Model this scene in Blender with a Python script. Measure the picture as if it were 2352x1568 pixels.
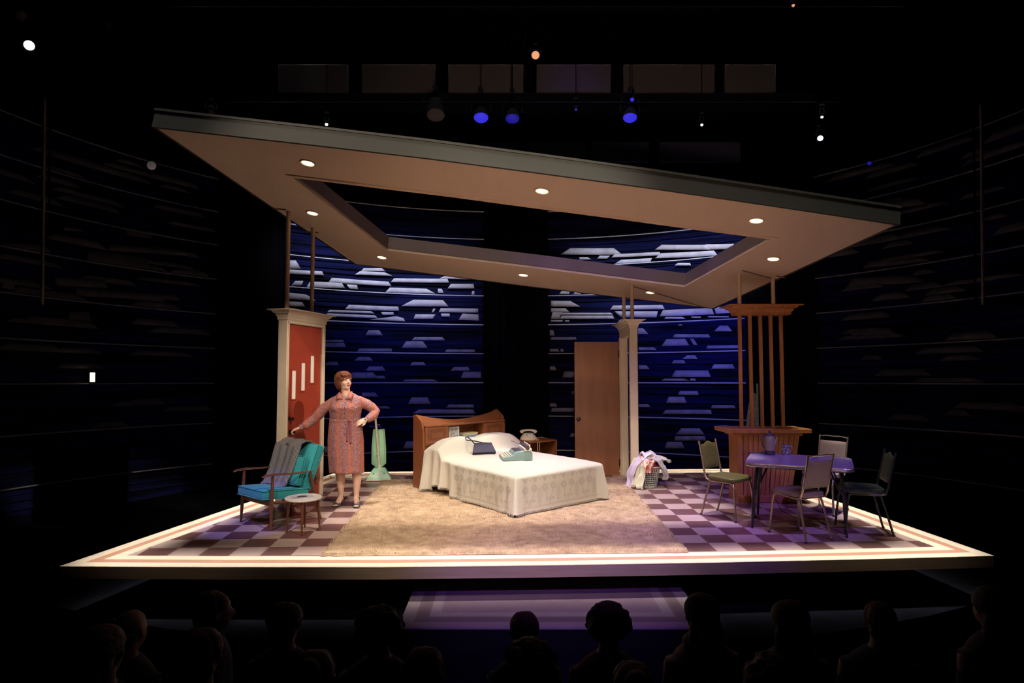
import bpy, bmesh, math, random
from mathutils import Vector, Matrix, noise
for o in list(bpy.data.objects): bpy.data.objects.remove(o)
SC = bpy.context.scene
COL = SC.collection
PI = math.pi
# ---------------------------------------------------------------- camera, world, exposure
FP = 1550.0                     # focal length in pixels of a 2352 px wide frame
CAMH = 1.87
PITCH = math.atan((808 - 784) / FP)
LEAN = math.radians(2.4)        # the stage is raked: plumb things lean back in stage coordinates
cd = bpy.data.cameras.new('camera'); cam = bpy.data.objects.new('camera', cd); COL.objects.link(cam)
cd.sensor_width = 36; cd.lens = FP / 2352 * 36; cd.clip_start = .05; cd.clip_end = 200
cam.location = (0, 0, CAMH); cam.rotation_euler = (PI/2 + PITCH, 0, 0)
SC.camera = cam
w = bpy.data.worlds.new('world'); SC.world = w; w.use_nodes = True
w.node_tree.nodes['Background'].inputs[0].default_value = (.10, .12, .35, 1)
w.node_tree.nodes['Background'].inputs[1].default_value = .0035
SC.view_settings.view_transform = 'Standard'; SC.view_settings.look = 'None'
SC.view_settings.gamma = 1; SC.view_settings.use_curve_mapping = False
SC.view_settings.exposure = .58

def spot(name, loc, tgt, energy, color, size=40, blend=.5, r=.12):
    d = bpy.data.lights.new(name, 'SPOT'); d.energy = energy; d.color = color
    d.spot_size = math.radians(size); d.spot_blend = blend; d.shadow_soft_size = r
    o = bpy.data.objects.new(name, d); COL.objects.link(o); o.location = loc
    o.rotation_euler = (Vector(tgt) - Vector(loc)).to_track_quat('-Z', 'Y').to_euler(); return o
def area(name, loc, tgt, energy, color, sx, sy, spread=180):
    d = bpy.data.lights.new(name, 'AREA'); d.energy = energy; d.color = color
    d.shape = 'RECTANGLE'; d.size = sx; d.size_y = sy; d.spread = math.radians(spread)
    o = bpy.data.objects.new(name, d); COL.objects.link(o); o.location = loc
    o.rotation_euler = (Vector(tgt) - Vector(loc)).to_track_quat('-Z', 'Y').to_euler(); return o
WARM = (1, .80, .62); WHITE = (1, .92, .83)
# overhead rig shining straight down: the suspended soffit shades the middle, the border stays bright
area('overhead_wash', (0.28, 8.42, 8.5), (0.28, 8.42, 0), 100, WHITE, 8.05, 4.95, 8)
spot('key_front_right', (3.0, 1.6, 7.4), (-1.4, 8.1, .7), 1100, WARM, 26, .6)
spot('key_front_left', (-3.2, 1.8, 7.6), (-.5, 8.5, .3), 950, WARM, 33, .6)
spot('front_of_house', (0.3, 1.0, 7.0), (.2, 7.8, .2), 620, (1, .86, .78), 33, .6)
spot('key_through_opening', (3.0, 6.65, 5.1), (-2.2, 8.3, 1.15), 700, WARM, 24, .5, .05)
spot('dinette_fill', (1.0, 1.5, 6.5), (3.2, 7.8, .5), 70, WARM, 24, .6)
spot('blue_wash_left', (-3.6, 3.4, 7.0), (-2.88, 7.18, .35), 1000, (.16, .14, 1), 9, .6, .04)
spot('purple_wash_right', (4.6, 2.4, 6.6), (3.0, 7.3, .6), 850, (.30, .14, 1), 16, .6, .05)
spot('purple_wash_centre', (0.6, 8.6, 8.0), (1.6, 9.0, .3), 560, (.36, .18, 1), 36, .7, .4)
spot('purple_wash_front', (2.6, 2.5, 6.0), (1.9, 6.9, 0), 600, (.42, .2, 1), 18, .8)
spot('purple_step_wash', (.4, 1.5, 3.4), (.35, 6.0, -.3), 430, (.36, .14, 1), 29, .8)
spot('soffit_bounce_fill', (0.2, 1.0, 1.75), (.9, 8.0, 3.3), 300, (1, .66, .46), 54, .8)  # added lamp standing in for light bounced up to the soffit
for nm, x in (('front_fill_left', -2.7), ('front_fill_centre', .3), ('front_fill_right', 3.1)): spot(nm, (x, 1.3, 3.7), (x*1.05, 7.4, .7), (190 if x == .3 else 105), (1, .78, .60), 33, .7)  # added soft front fill for the vertical faces, no rail there
spot('backdrop_blue_left', (-1.7, 11.3, 2.2), (-1.9, 13.5, 1.7), 34, (.08, .12, 1), 110, 1)
spot('backdrop_blue_right', (3.0, 11.1, 2.3), (3.5, 12.9, 1.9), 58, (.08, .12, 1), 110, 1)
area('backdrop_top_left', (-2.2, 11.3, 5.2), (-2.6, 13.2, 3.6), 8, (.75, .78, 1), 3.4, .2, 40)
area('backdrop_top_right', (2.4, 11.3, 5.2), (2.8, 13.2, 3.6), 8, (.75, .78, 1), 3.4, .2, 40)
spot('backdrop_side_left', (-3.8, 7.0, 2.4), (-5.4, 11.2, 1.4), 5, (.08, .11, 1), 50, .9)
spot('backdrop_side_right', (4.4, 7.0, 2.4), (5.7, 11.0, 1.5), 2, (.08, .11, 1), 50, .9)
# added narrow strip lights that brighten the border of the platform, outside the soffit
for nm, (xa, ya), (xb, yb), en in (('border_fill_front', (-3.8, 5.98), (4.3, 6.30), 6.4), ('border_fill_left', (-3.75, 6.1), (-2.62, 10.4), 3.2), ('border_fill_right', (4.28, 6.35), (3.55, 10.7), 3.2), ('border_fill_back', (-2.6, 10.42), (3.6, 10.72), 3.8)):
    o_ = area(nm, ((xa+xb)/2, (ya+yb)/2, 8.4), ((xa+xb)/2, (ya+yb)/2, 0), en, WHITE, math.hypot(xb-xa, yb-ya), .26, 5)
    o_.rotation_euler = (0, 0, math.atan2(yb-ya, xb-xa))

# ---------------------------------------------------------------- helpers
def ray(px, py):
    x = (px - 1176) / FP; v = (784 - py) / FP
    return Vector((x, math.cos(PITCH) - v*math.sin(PITCH), math.sin(PITCH) + v*math.cos(PITCH)))
def at(px, py, z=0.0):
    d = ray(px, py); t = (z - CAMH) / d.z
    return Vector((d.x*t, d.y*t, z))
def aty(px, py, Y):
    d = ray(px, py); t = Y / d.y
    return Vector((d.x*t, Y, CAMH + d.z*t))

class MB:
    def __init__(s): s.v = []; s.f = []; s.m = []
    def add(s, vs, fs, M=None, mi=0):
        b = len(s.v)
        s.v += [tuple(M @ Vector(p)) if M else tuple(p) for p in vs]
        s.f += [tuple(i + b for i in f) for f in fs]; s.m += [mi]*len(fs); return s
    def box(s, c, d, M=None, mi=0, taper=1):
        x, y, z = c; a, b, h = d[0]/2, d[1]/2, d[2]/2; t = taper
        vs = [(x-a, y-b, z-h), (x+a, y-b, z-h), (x+a, y+b, z-h), (x-a, y+b, z-h),
              (x-a*t, y-b*t, z+h), (x+a*t, y-b*t, z+h), (x+a*t, y+b*t, z+h), (x-a*t, y+b*t, z+h)]
        return s.add(vs, [(3,2,1,0), (4,5,6,7), (0,1,5,4), (1,2,6,5), (2,3,7,6), (3,0,4,7)], M, mi)
    def bb(s, x0, x1, y0, y1, z0, z1, mi=0):
        return s.box(((x0+x1)/2, (y0+y1)/2, (z0+z1)/2), (x1-x0, y1-y0, z1-z0), None, mi)
    def prism(s, poly, z0, z1, M=None, mi=0):
        n = len(poly)
        vs = [(p[0], p[1], z0) for p in poly] + [(p[0], p[1], z1) for p in poly]
        fs = [tuple(range(n-1, -1, -1)), tuple(range(n, 2*n))] + [(i, (i+1) % n, n+(i+1) % n, n+i) for i in range(n)]
        return s.add(vs, fs, M, mi)
    def loft(s, rings, cap=True, M=None, mi=0, closed=False):
        n = len(rings[0]); vs = [p for r in rings for p in r]; fs = []
        K = len(rings)
        for k in range(K if closed else K-1):
            for i in range(n):
                a = k*n + i; b = k*n + (i+1) % n; c = ((k+1) % K)*n + (i+1) % n; d = ((k+1) % K)*n + i
                fs.append((a, b, c, d))
        if cap and not closed:
            fs.append(tuple(range(n-1, -1, -1))); fs.append(tuple((K-1)*n + i for i in range(n)))
        return s.add(vs, fs, M, mi)
    def tube(s, pts, r, n=8, M=None, mi=0, closed=False, flat=1.0):
        pts = [Vector(p) for p in pts]; K = len(pts)
        rr = r if isinstance(r, (list, tuple)) else [r]*K
        rings = []; up = None
        for k, p in enumerate(pts):
            if closed: t = pts[(k+1) % K] - pts[k-1]
            else: t = pts[min(k+1, K-1)] - pts[max(k-1, 0)]
            t.normalize()
            if up is None:
                up = Vector((0, 0, 1)) if abs(t.z) < .9 else Vector((1, 0, 0))
            a = up - t*up.dot(t)
            if a.length < 1e-4: a = Vector((1, 0, 0)) - t*t.x
            a.normalize(); up = a; b = t.cross(a)
            rings.append([tuple(p + (a*math.cos(2*PI*i/n)*flat + b*math.sin(2*PI*i/n))*rr[k]) for i in range(n)])
        return s.loft(rings, True, M, mi, closed)
    def cyl(s, p0, p1, r0, r1=None, n=16, M=None, mi=0):
        return s.tube([p0, p1], [r0, r0 if r1 is None else r1], n, M, mi)
    def lathe(s, prof, n=24, M=None, mi=0, c=(0, 0)):
        return s.loft([[(c[0]+r*math.cos(2*PI*i/n), c[1]+r*math.sin(2*PI*i/n), z) for i in range(n)] for r, z in prof], True, M, mi)
    def ell(s, c, r, M=None, n=16, m=10, mi=0):
        rings = []
        for k in range(1, m):
            th = PI*k/m
            rings.append([(c[0]+r[0]*math.sin(th)*math.cos(2*PI*i/n), c[1]+r[1]*math.sin(th)*math.sin(2*PI*i/n), c[2]-r[2]*math.cos(th)) for i in range(n)])
        return s.loft(rings, True, M, mi)
    def grid(s, fn, nu, nv, M=None, mi=0):
        vs = [fn(i/nu, j/nv) for j in range(nv+1) for i in range(nu+1)]
        fs = [(j*(nu+1)+i, j*(nu+1)+i+1, (j+1)*(nu+1)+i+1, (j+1)*(nu+1)+i) for j in range(nv) for i in range(nu)]
        return s.add(vs, fs, M, mi)
    def build(s, name, mats, parent=None, bevel=0, solid=0, subd=0, remesh=0, smoothit=0, angle=38, wire=0):
        me = bpy.data.meshes.new(name); me.from_pydata([tuple(p) for p in s.v], [], s.f)
        mats = mats if isinstance(mats, (list, tuple)) else [mats]
        for m in mats: me.materials.append(m)
        me.polygons.foreach_set('material_index', s.m)
        me.polygons.foreach_set('use_smooth', [True]*len(me.polygons))
        me.update()
        bm = bmesh.new(); bm.from_mesh(me); bmesh.ops.recalc_face_normals(bm, faces=bm.faces); bm.to_mesh(me); bm.free()
        if not remesh: me.set_sharp_from_angle(angle=math.radians(angle))
        o = bpy.data.objects.new(name, me); COL.objects.link(o)
        if parent: o.parent = parent
        if wire:
            q = o.modifiers.new('w', 'WIREFRAME'); q.thickness = wire
        if remesh:
            q = o.modifiers.new('r', 'REMESH'); q.mode = 'VOXEL'; q.voxel_size = remesh; q.use_smooth_shade = True
        if smoothit:
            q = o.modifiers.new('s', 'SMOOTH'); q.factor = .5; q.iterations = smoothit
        if solid:
            q = o.modifiers.new('t', 'SOLIDIFY'); q.thickness = solid; q.offset = 0
        if bevel:
            q = o.modifiers.new('b', 'BEVEL'); q.width = bevel; q.segments = 2; q.limit_method = 'ANGLE'; q.angle_limit = math.radians(40)
        if subd:
            q = o.modifiers.new('u', 'SUBSURF'); q.levels = subd; q.render_levels = subd
        return o
def thing(name, label, cat, loc=(0,0,0), rz=0, group=None, plumb=False):
    o = bpy.data.objects.new(name, None); COL.objects.link(o); o.empty_display_size = .1
    o.location = loc
    o.rotation_euler = ((Matrix.Rotation(-LEAN, 3, 'X') @ Matrix.Rotation(rz, 3, 'Z')).to_euler()) if plumb else (0, 0, rz)
    return tag(o, label, cat, group)
def tag(o, label, cat, group=None, kind=None):
    o['label'] = label; o['category'] = cat
    if group: o['group'] = group
    if kind: o['kind'] = kind
    return o
def structure(o, label=None):
    o['kind'] = 'structure'
    if label: o['label'] = label
    return o
def dup(root, loc, rz, label, group=None):
    r = root.copy(); COL.objects.link(r); r.location = loc; r.rotation_euler = (0, 0, rz); r['label'] = label
    if group: r['group'] = group
    for ch in list(root.children):
        c = ch.copy(); COL.objects.link(c); c.parent = r
        for g in list(ch.children):
            d = g.copy(); COL.objects.link(d); d.parent = c
    return r

# ---------------------------------------------------------------- materials
def mat(name, col, rough=.6, metal=0, var=.0, vs=8, bump=0, bs=40, emit=None, es=0, stretch=(1,1,1), col2=None, spec=None, sheen=0, trans=0):
    m = bpy.data.materials.new(name); m.use_nodes = True; nt = m.node_tree; b = nt.nodes['Principled BSDF']
    b.inputs['Base Color'].default_value = (*col, 1); b.inputs['Roughness'].default_value = rough; b.inputs['Metallic'].default_value = metal
    if spec is not None: b.inputs['Specular IOR Level'].default_value = spec
    if sheen: b.inputs['Sheen Weight'].default_value = sheen
    if trans: b.inputs['Transmission Weight'].default_value = trans
    tc = nt.nodes.new('ShaderNodeTexCoord'); mp = nt.nodes.new('ShaderNodeMapping'); mp.inputs['Scale'].default_value = stretch
    nt.links.new(tc.outputs['Object'], mp.inputs[0])
    if var or col2:
        n = nt.nodes.new('ShaderNodeTexNoise'); n.inputs['Scale'].default_value = vs; n.inputs['Detail'].default_value = 5
        nt.links.new(mp.outputs[0], n.inputs[0])
        r = nt.nodes.new('ShaderNodeValToRGB'); r.color_ramp.elements[0].position = .3; r.color_ramp.elements[1].position = .7
        c2 = col2 if col2 else tuple(min(1, c*(1+var)) for c in col); c1 = col if col2 else tuple(c*(1-var) for c in col)
        r.color_ramp.elements[0].color = (*c1, 1); r.color_ramp.elements[1].color = (*c2, 1)
        nt.links.new(n.outputs[0], r.inputs[0]); nt.links.new(r.outputs[0], b.inputs['Base Color'])
    if bump:
        n = nt.nodes.new('ShaderNodeTexNoise'); n.inputs['Scale'].default_value = bs; n.inputs['Detail'].default_value = 4
        nt.links.new(mp.outputs[0], n.inputs[0]); q = nt.nodes.new('ShaderNodeBump'); q.inputs['Strength'].default_value = bump; q.inputs['Distance'].default_value = .01
        nt.links.new(n.outputs[0], q.inputs['Height']); nt.links.new(q.outputs[0], b.inputs['Normal'])
    if emit:
        b.inputs['Emission Color'].default_value = (*emit, 1); b.inputs['Emission Strength'].default_value = es
    return m
def N(m, t): return m.node_tree.nodes.new(t)
def L(m, a, b): m.node_tree.links.new(a, b)
M = {}
M['cream'] = mat('cream painted wood', (.80, .68, .53), .5, var=.07, vs=3, stretch=(1, 12, 1))
M['terra'] = mat('terracotta inlay', (.50, .25, .17), .55, var=.08, vs=4)
M['fascia'] = mat('platform edge wood', (.34, .25, .18), .6, var=.12, vs=4, stretch=(.5, 6, 6))
M['soffit'] = mat('soffit plaster', (.60, .44, .32), .85, var=.05, vs=60, bump=.15, bs=300)
M['soffit_edge'] = mat('soffit fascia', (.020, .022, .016), .7, var=.06, vs=20)
M['lining'] = mat('soffit lining', (.15, .105, .105), .6, var=.05, vs=20)
M['black'] = mat('black masking', (.006, .006, .008), .95, spec=.05)
M['stagefloor'] = mat('black stage floor', (.005, .005, .008), .9, var=.3, vs=6, spec=.02)
M['trim'] = mat('painted trim', (.66, .56, .43), .5, var=.04, vs=10)
M['rod'] = mat('painted steel rod', (.58, .41, .27), .5, .1)
M['red'] = mat('red orange door paint', (.33, .045, .022), .5, var=.08, vs=5)
M['white'] = mat('frosted white glass', (.86, .84, .80), .35)
M['woodB'] = mat('birch veneer', (.27, .10, .045), .42, var=.16, vs=2.2, stretch=(6, 6, .6))
M['wood'] = mat('honey oak', (.44, .17, .055), .42, var=.18, vs=3, stretch=(7, 7, .7))
M['wooddk'] = mat('walnut', (.13, .045, .020), .35, var=.2, vs=4, stretch=(5, 5, 1))
M['woodhb'] = mat('cherry headboard', (.24, .080, .030), .38, var=.15, vs=3, stretch=(1, 8, 8))
M['groove'] = mat('dark groove', (.06, .02, .010), .7)
M['brass'] = mat('dark bronze', (.045, .035, .03), .35, .8)
M['chrome'] = mat('chrome tube', (.62, .56, .50), .22, 1)
M['goldmetal'] = mat('bronzed tube', (.40, .31, .22), .3, .9)
M['darkmetal'] = mat('dark steel', (.05, .05, .055), .35, .8)
M['rigblack'] = mat('matt black rigging', (.004, .004, .005), 1, spec=0)
M['steel'] = mat('ribbed steel edge', (.55, .50, .44), .25, 1)
M['formica'] = mat('pale formica', (.36, .30, .44), .2, var=.06, vs=30)
M['green'] = mat('green patterned vinyl', (.075, .07, .018), .45, col2=(.12, .11, .03), vs=60, bump=.1)
M['dkgreen'] = mat('dark green vinyl', (.009, .015, .008), .4, col2=(.015, .024, .011), vs=60)
M['tan'] = mat('tan speckled vinyl', (.15, .105, .065), .5, col2=(.23, .165, .11), vs=120, bump=.1)
M['pinkv'] = mat('pink beige vinyl', (.20, .145, .15), .5, col2=(.27, .20, .20), vs=120)
M['teal'] = mat('teal upholstery', (.015, .30, .34), .8, var=.10, vs=90, bump=.2, bs=400, sheen=.2)
M['lilac'] = mat('white laminate', (.75, .72, .74), .3)
M['paper'] = mat('paper', (.78, .76, .74), .7)
M['ink'] = mat('dark print', (.06, .04, .06), .6)
M['navy'] = mat('navy vinyl', (.005, .004, .028), .5)
M['tealbody'] = mat('grey green enamel', (.20, .31, .30), .35)
M['keys'] = mat('cream keys', (.78, .70, .52), .4)
M['phone'] = mat('ivory plastic', (.78, .66, .52), .3)
M['mint'] = mat('mint green fabric', (.42, .80, .52), .6, var=.05, vs=20)
M['mintp'] = mat('mint green enamel', (.44, .80, .58), .35)
M['creamp'] = mat('cream plastic', (.75, .70, .60), .4)
M['basket'] = mat('grey plastic basket', (.55, .60, .58), .4)
M['clothL'] = mat('lilac cloth', (.66, .58, .80), .8, var=.05, vs=10, bump=.3, bs=20)
M['clothC'] = mat('cream cloth', (.74, .74, .58), .85, var=.08, vs=14, bump=.3, bs=20)
M['clothG'] = mat('grey cloth', (.40, .38, .42), .85, var=.25, vs=30, bump=.3, bs=20)
M['clothR'] = mat('red cloth', (.40, .02, .03), .8)
M['hair'] = mat('auburn hair', (.07, .018, .010), .45, col2=(.24, .07, .03), vs=34, bump=.8, bs=60, stretch=(1,1,.25))
M['skin'] = mat('skin', (.78, .50, .38), .5, var=.04, vs=20)
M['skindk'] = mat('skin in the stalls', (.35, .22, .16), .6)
M['hairdk'] = mat('dark hair', (.03, .02, .016), .7, bump=.8, bs=50)
M['hairgr'] = mat('grey hair', (.22, .20, .18), .7, bump=.8, bs=50)
M['hairbr'] = mat('brown hair', (.10, .05, .03), .7, bump=.8, bs=50)
M['lips'] = mat('lipstick', (.42, .06, .05), .4)
M['pot'] = mat('cream enamel', (.30, .26, .17), .4)
M['eye'] = mat('eye', (.03, .02, .02), .2)
M['sandal'] = mat('grey strappy sandal', (.10, .10, .13), .35, .3)
M['belt'] = mat('dress trim', (.30, .10, .13), .7)
M['orangecloth'] = mat('blue ironing cover', (.36, .33, .42), .8, col2=(.16, .16, .26), vs=22)
M['seat'] = mat('theatre seat plush', (.03, .008, .012), .9)
M['grey'] = mat('grey panel', (.055, .046, .05), .8)
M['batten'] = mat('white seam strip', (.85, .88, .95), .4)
M['roof_dim'] = mat('dimmed side roof paint', (.075, .07, .075), .8, var=.2, vs=5); M['batten_dim'] = mat('dimmed side seam strip', (.30, .30, .32), .5)  # side screen roofs and strips: dim light put into the colour
M['roof_white_lit'] = mat('white lit scene paint', (.66, .66, .72), .7, var=.18, vs=5)  # upper roofs: the whiter light is put into the paint colour
M['roof_blue_lit'] = mat('blue lit scene paint', (.34, .34, .46), .7, var=.25, vs=5)  # lower roofs: the bluer light is put into the paint colour
M['glowW'] = mat('warm lamp', (1, .85, .6), .5, emit=(1, .74, .42), es=2.6)
M['glowC'] = mat('cool lamp', (1, 1, 1), .5, emit=(.70, .86, 1), es=1.3)
M['glowB'] = mat('blue gel', (0, 0, 0), .5, emit=(.05, .04, 1), es=.45)
M['glowBd'] = mat('dim blue gel', (0, 0, 0), .5, emit=(.04, .03, 1), es=.16)
M['glowA'] = mat('amber lamp', (1, .7, .5), .5, emit=(1, .42, .2), es=.5)
for g in ('chrome', 'steel'): M[g].node_tree.nodes['Principled BSDF'].inputs['Metallic'].default_value = .9

# checkerboard tiles with a wood-like streak
TILE = .2833
def tile_mat():
    m = mat('checker tiles', (1, 1, 1), .33); nt = m.node_tree; b = nt.nodes['Principled BSDF']
    tc = N(m, 'ShaderNodeTexCoord'); mp = N(m, 'ShaderNodeMapping')
    mp.inputs['Scale'].default_value = (1/TILE, 1/TILE, 1); mp.inputs['Location'].default_value = (0, 0, .5)
    L(m, tc.outputs['Object'], mp.inputs[0])
    ck = N(m, 'ShaderNodeTexChecker'); ck.inputs['Scale'].default_value = 1
    ck.inputs['Color1'].default_value = (0, 0, 0, 1); ck.inputs['Color2'].default_value = (1, 1, 1, 1)
    L(m, mp.outputs[0], ck.inputs['Vector'])
    n = N(m, 'ShaderNodeTexNoise'); n.inputs['Scale'].default_value = 3; n.inputs['Detail'].default_value = 6
    m2 = N(m, 'ShaderNodeMapping'); m2.inputs['Scale'].default_value = (1.5, 14, 1); L(m, tc.outputs['Object'], m2.inputs[0]); L(m, m2.outputs[0], n.inputs[0])
    def ramp(a, c):
        r = N(m, 'ShaderNodeValToRGB'); r.color_ramp.elements[0].position = .35; r.color_ramp.elements[1].position = .65
        r.color_ramp.elements[0].color = (*a, 1); r.color_ramp.elements[1].color = (*c, 1); L(m, n.outputs[0], r.inputs[0]); return r
    ra = ramp((.44, .32, .29), (.52, .385, .35)); rb = ramp((.13, .060, .058), (.185, .088, .085))
    mx = N(m, 'ShaderNodeMix'); mx.data_type = 'RGBA'
    L(m, ck.outputs['Fac'], mx.inputs['Factor']); L(m, ra.outputs[0], mx.inputs['A']); L(m, rb.outputs[0], mx.inputs['B'])
    L(m, mx.outputs['Result'], b.inputs['Base Color']); return m
M['tiles'] = tile_mat()
def spread_mat():
    m = mat('woven bedspread', (.64, .62, .53), .85, var=.03, vs=40, bump=.25, bs=500, sheen=.2); return m
M['spread'] = spread_mat()
M['motif'] = mat('woven grey motif', (.51, .505, .45), .85, var=.05, vs=60)
M['rug'] = mat('tan shag pile', (.36, .24, .15), .95, col2=(.58, .43, .28), vs=9)
M['rugb'] = mat('shag tips', (.38, .27, .19), .95, col2=(.74, .58, .40), vs=4)
def dress_mat():
    m = mat('printed dress fabric', (1, 1, 1), .75); b = m.node_tree.nodes['Principled BSDF']
    tc = N(m, 'ShaderNodeTexCoord'); v = N(m, 'ShaderNodeTexVoronoi'); v.inputs['Scale'].default_value = 160
    L(m, tc.outputs['Object'], v.inputs['Vector'])
    sep = N(m, 'ShaderNodeSeparateColor'); L(m, v.outputs['Color'], sep.inputs[0])
    r = N(m, 'ShaderNodeValToRGB'); r.color_ramp.interpolation = 'CONSTANT'
    cols = [(.34, .10, .09), (.30, .18, .24), (.50, .15, .08), (.46, .20, .19), (.19, .13, .20), (.60, .36, .33)]
    e = r.color_ramp.elements
    e[0].color = (*cols[0], 1); e[1].position = .18; e[1].color = (*cols[1], 1)
    for i, c in enumerate(cols[2:]):
        q = e.new(.36 + .16*i); q.color = (*c, 1)
    L(m, sep.outputs[0], r.inputs[0])
    w_ = N(m, 'ShaderNodeTexWave'); w_.wave_type = 'BANDS'; w_.bands_direction = 'X'; w_.inputs['Scale'].default_value = 2.3; w_.inputs['Phase Offset'].default_value = 2.2; w_.inputs['Distortion'].default_value = 0.6
    L(m, tc.outputs['Object'], w_.inputs['Vector'])
    r2 = N(m, 'ShaderNodeValToRGB'); r2.color_ramp.elements[0].position = .80; r2.color_ramp.elements[1].position = 1.0
    r2.color_ramp.elements[1].color = (.6, .6, .6, 1)
    L(m, w_.outputs['Fac'], r2.inputs[0])
    mx = N(m, 'ShaderNodeMix'); mx.data_type = 'RGBA'; mx.inputs['B'].default_value = (.66, .16, .06, 1)
    L(m, r2.outputs[0], mx.inputs['Factor']); L(m, r.outputs[0], mx.inputs['A']); L(m, mx.outputs['Result'], b.inputs['Base Color']); return m
M['dress'] = dress_mat()
def blanket_mat():
    m = mat('herringbone throw', (1, 1, 1), .9, bump=.4, bs=120); b = m.node_tree.nodes['Principled BSDF']
    tc = N(m, 'ShaderNodeTexCoord'); uv = N(m, 'ShaderNodeSeparateXYZ'); L(m, tc.outputs['UV'], uv.inputs[0])
    def mm(op, a, c):
        q = N(m, 'ShaderNodeMath'); q.operation = op
        for i, x in enumerate((a, c)):
            if x is None: continue
            if isinstance(x, (int, float)): q.inputs[i].default_value = x
            else: L(m, x, q.inputs[i])
        return q.outputs[0]
    pp = mm('PINGPONG', uv.outputs[0], .13)
    s = mm('ADD', mm('MULTIPLY', pp, 30), mm('MULTIPLY', uv.outputs[1], 34))
    fr = mm('FRACT', s, None); st = mm('GREATER_THAN', fr, .62)
    mx = N(m, 'ShaderNodeMix'); mx.data_type = 'RGBA'; mx.inputs['A'].default_value = (.085, .080, .10, 1); mx.inputs['B'].default_value = (.30, .29, .30, 1)
    L(m, st, mx.inputs['Factor']); L(m, mx.outputs['Result'], b.inputs['Base Color']); return m
M['blanket'] = blanket_mat()
def panel_mat():
    m = mat('navy louvre paint', (.012, .018, .10), .7, spec=.08); b = m.node_tree.nodes['Principled BSDF']
    tc = N(m, 'ShaderNodeTexCoord'); mp = N(m, 'ShaderNodeMapping'); mp.inputs['Scale'].default_value = (.35, .35, 6)
    L(m, tc.outputs['Object'], mp.inputs[0]); n = N(m, 'ShaderNodeTexNoise'); n.inputs['Scale'].default_value = 1.6; n.inputs['Detail'].default_value = 4
    L(m, mp.outputs[0], n.inputs[0]); r = N(m, 'ShaderNodeValToRGB')
    r.color_ramp.elements[0].position = .40; r.color_ramp.elements[1].position = .62
    r.color_ramp.elements[0].color = (.001, .0015, .010, 1); r.color_ramp.elements[1].color = (.007, .010, .075, 1)
    L(m, n.outputs[0], r.inputs[0]); L(m, r.outputs[0], b.inputs['Base Color']); return m
M['panel'] = panel_mat()
# ================================================================ SETTING
def s1(name, mb, m, label=None, **k): return structure(mb.build(name, m, **k), label)
s1('floor', MB().bb(-14, 14, -6, 22, -2.2, -2.0), M['black'], 'black auditorium floor')
s1('ceiling', MB().bb(-14, 14, -6, 22, 10.5, 10.7), M['black'], 'black theatre ceiling')
s1('wall_back', MB().bb(-14, 14, 17, 17.2, -2, 10.5), M['black'])
s1('wall_left', MB().bb(-12.2, -12, -6, 17, -2, 10.5), M['black'])
s1('wall_right', MB().bb(12, 12.2, -6, 17, -2, 10.5), M['black'])
# black thrust floor with a curved front, and the seating tiers
FZ = -.45
pl = [(-9.5, 16.8), (-9.5, 6.4)] + [(9.5*math.sin(a), 14.6 - 9.35*math.cos(a)) for a in [(-.95 + 1.9*i/24) for i in range(25)]] + [(9.5, 6.4), (9.5, 16.8)]
s1('floor_stage', MB().prism(pl, -2.0, FZ), M['stagefloor'], 'black stage floor with curved front edge')
T1, T2 = -.88, -.70
s1('floor_front_tier', MB().bb(-9, 9, 2.9, 4.75, -2, T1), M['black'], 'dark seating tier nearest the stage')
s1('floor_rear_tier', MB().bb(-9, 9, 1.2, 2.9, -2, T2), M['black'], 'dark seating tier behind it')

# ---------------------------------------------------------------- raised platform
def inset(poly, d):
    n = len(poly); out = []
    for i in range(n):
        a, b, c = Vector(poly[i-1]), Vector(poly[i]), Vector(poly[(i+1) % n])
        e1 = (b-a).normalized(); e2 = (c-b).normalized()
        n1 = Vector((-e1.y, e1.x)); n2 = Vector((-e2.y, e2.x))
        k = (n1+n2); k = k / max(.05, k.dot(n1)); out.append(tuple(b + k*d))
    return out
fp = [(136, 1300), (500, 1302), (880, 1302), (1260, 1297.5), (1640, 1291.5), (1980, 1284), (2284, 1276)]
P = [tuple(at(x, y)[:2]) for x, y in fp] + [tuple(at(1705, 1076)[:2]), tuple(at(774, 1084)[:2])]
plat = thing('stage_platform', 'large raised four sided stage platform with checkered floor and pale striped border', 'platform', (0, 7.6, -.45))
def ring(mb, A, B, z0, z1):
    n = len(A)
    for i in range(n):
        j = (i+1) % n
        mb.prism([A[i], A[j], B[j], B[i]], z0, z1)
O = (0, 7.6)
def rel(poly): return [(x-O[0], y-O[1]) for x, y in poly]
R0 = rel(P); R1 = inset(R0, .118); R2 = inset(R0, .205); R3 = inset(R0, .315)
z1 = .45
q = MB(); ring(q, R0, R1, z1-.005, z1); q.build('border_edge', M['cream'], plat)
q = MB(); ring(q, R1, R2, z1-.005, z1); q.build('border_stripe', M['terra'], plat)
q = MB(); ring(q, R2, R3, z1-.005, z1); q.build('border_inner', M['cream'], plat)
Ri = inset(R0, .003)
MB().prism(Ri, z1-.108, z1-.006).build('fascia', M['fascia'], plat)
Rb = inset(R0, .9)
MB().prism(Rb, 0, z1-.108).build('base', M['black'], plat)
c0 = at(667.5, 1275.6); rot = math.radians(1.9)
tl = MB(); Mi = (Matrix.Translation((c0.x, c0.y, 0)) @ Matrix.Rotation(rot, 4, 'Z')).inverted()
tp = [tuple((Mi @ Vector((x+O[0], y+O[1], 0)))[:2]) for x, y in R3]
tl.prism(tp, -.005, 0)
to = tl.build('tiled_deck', M['tiles'], plat); to.location = (c0.x, c0.y-7.6, z1); to.rotation_euler = (0, 0, rot)

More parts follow.
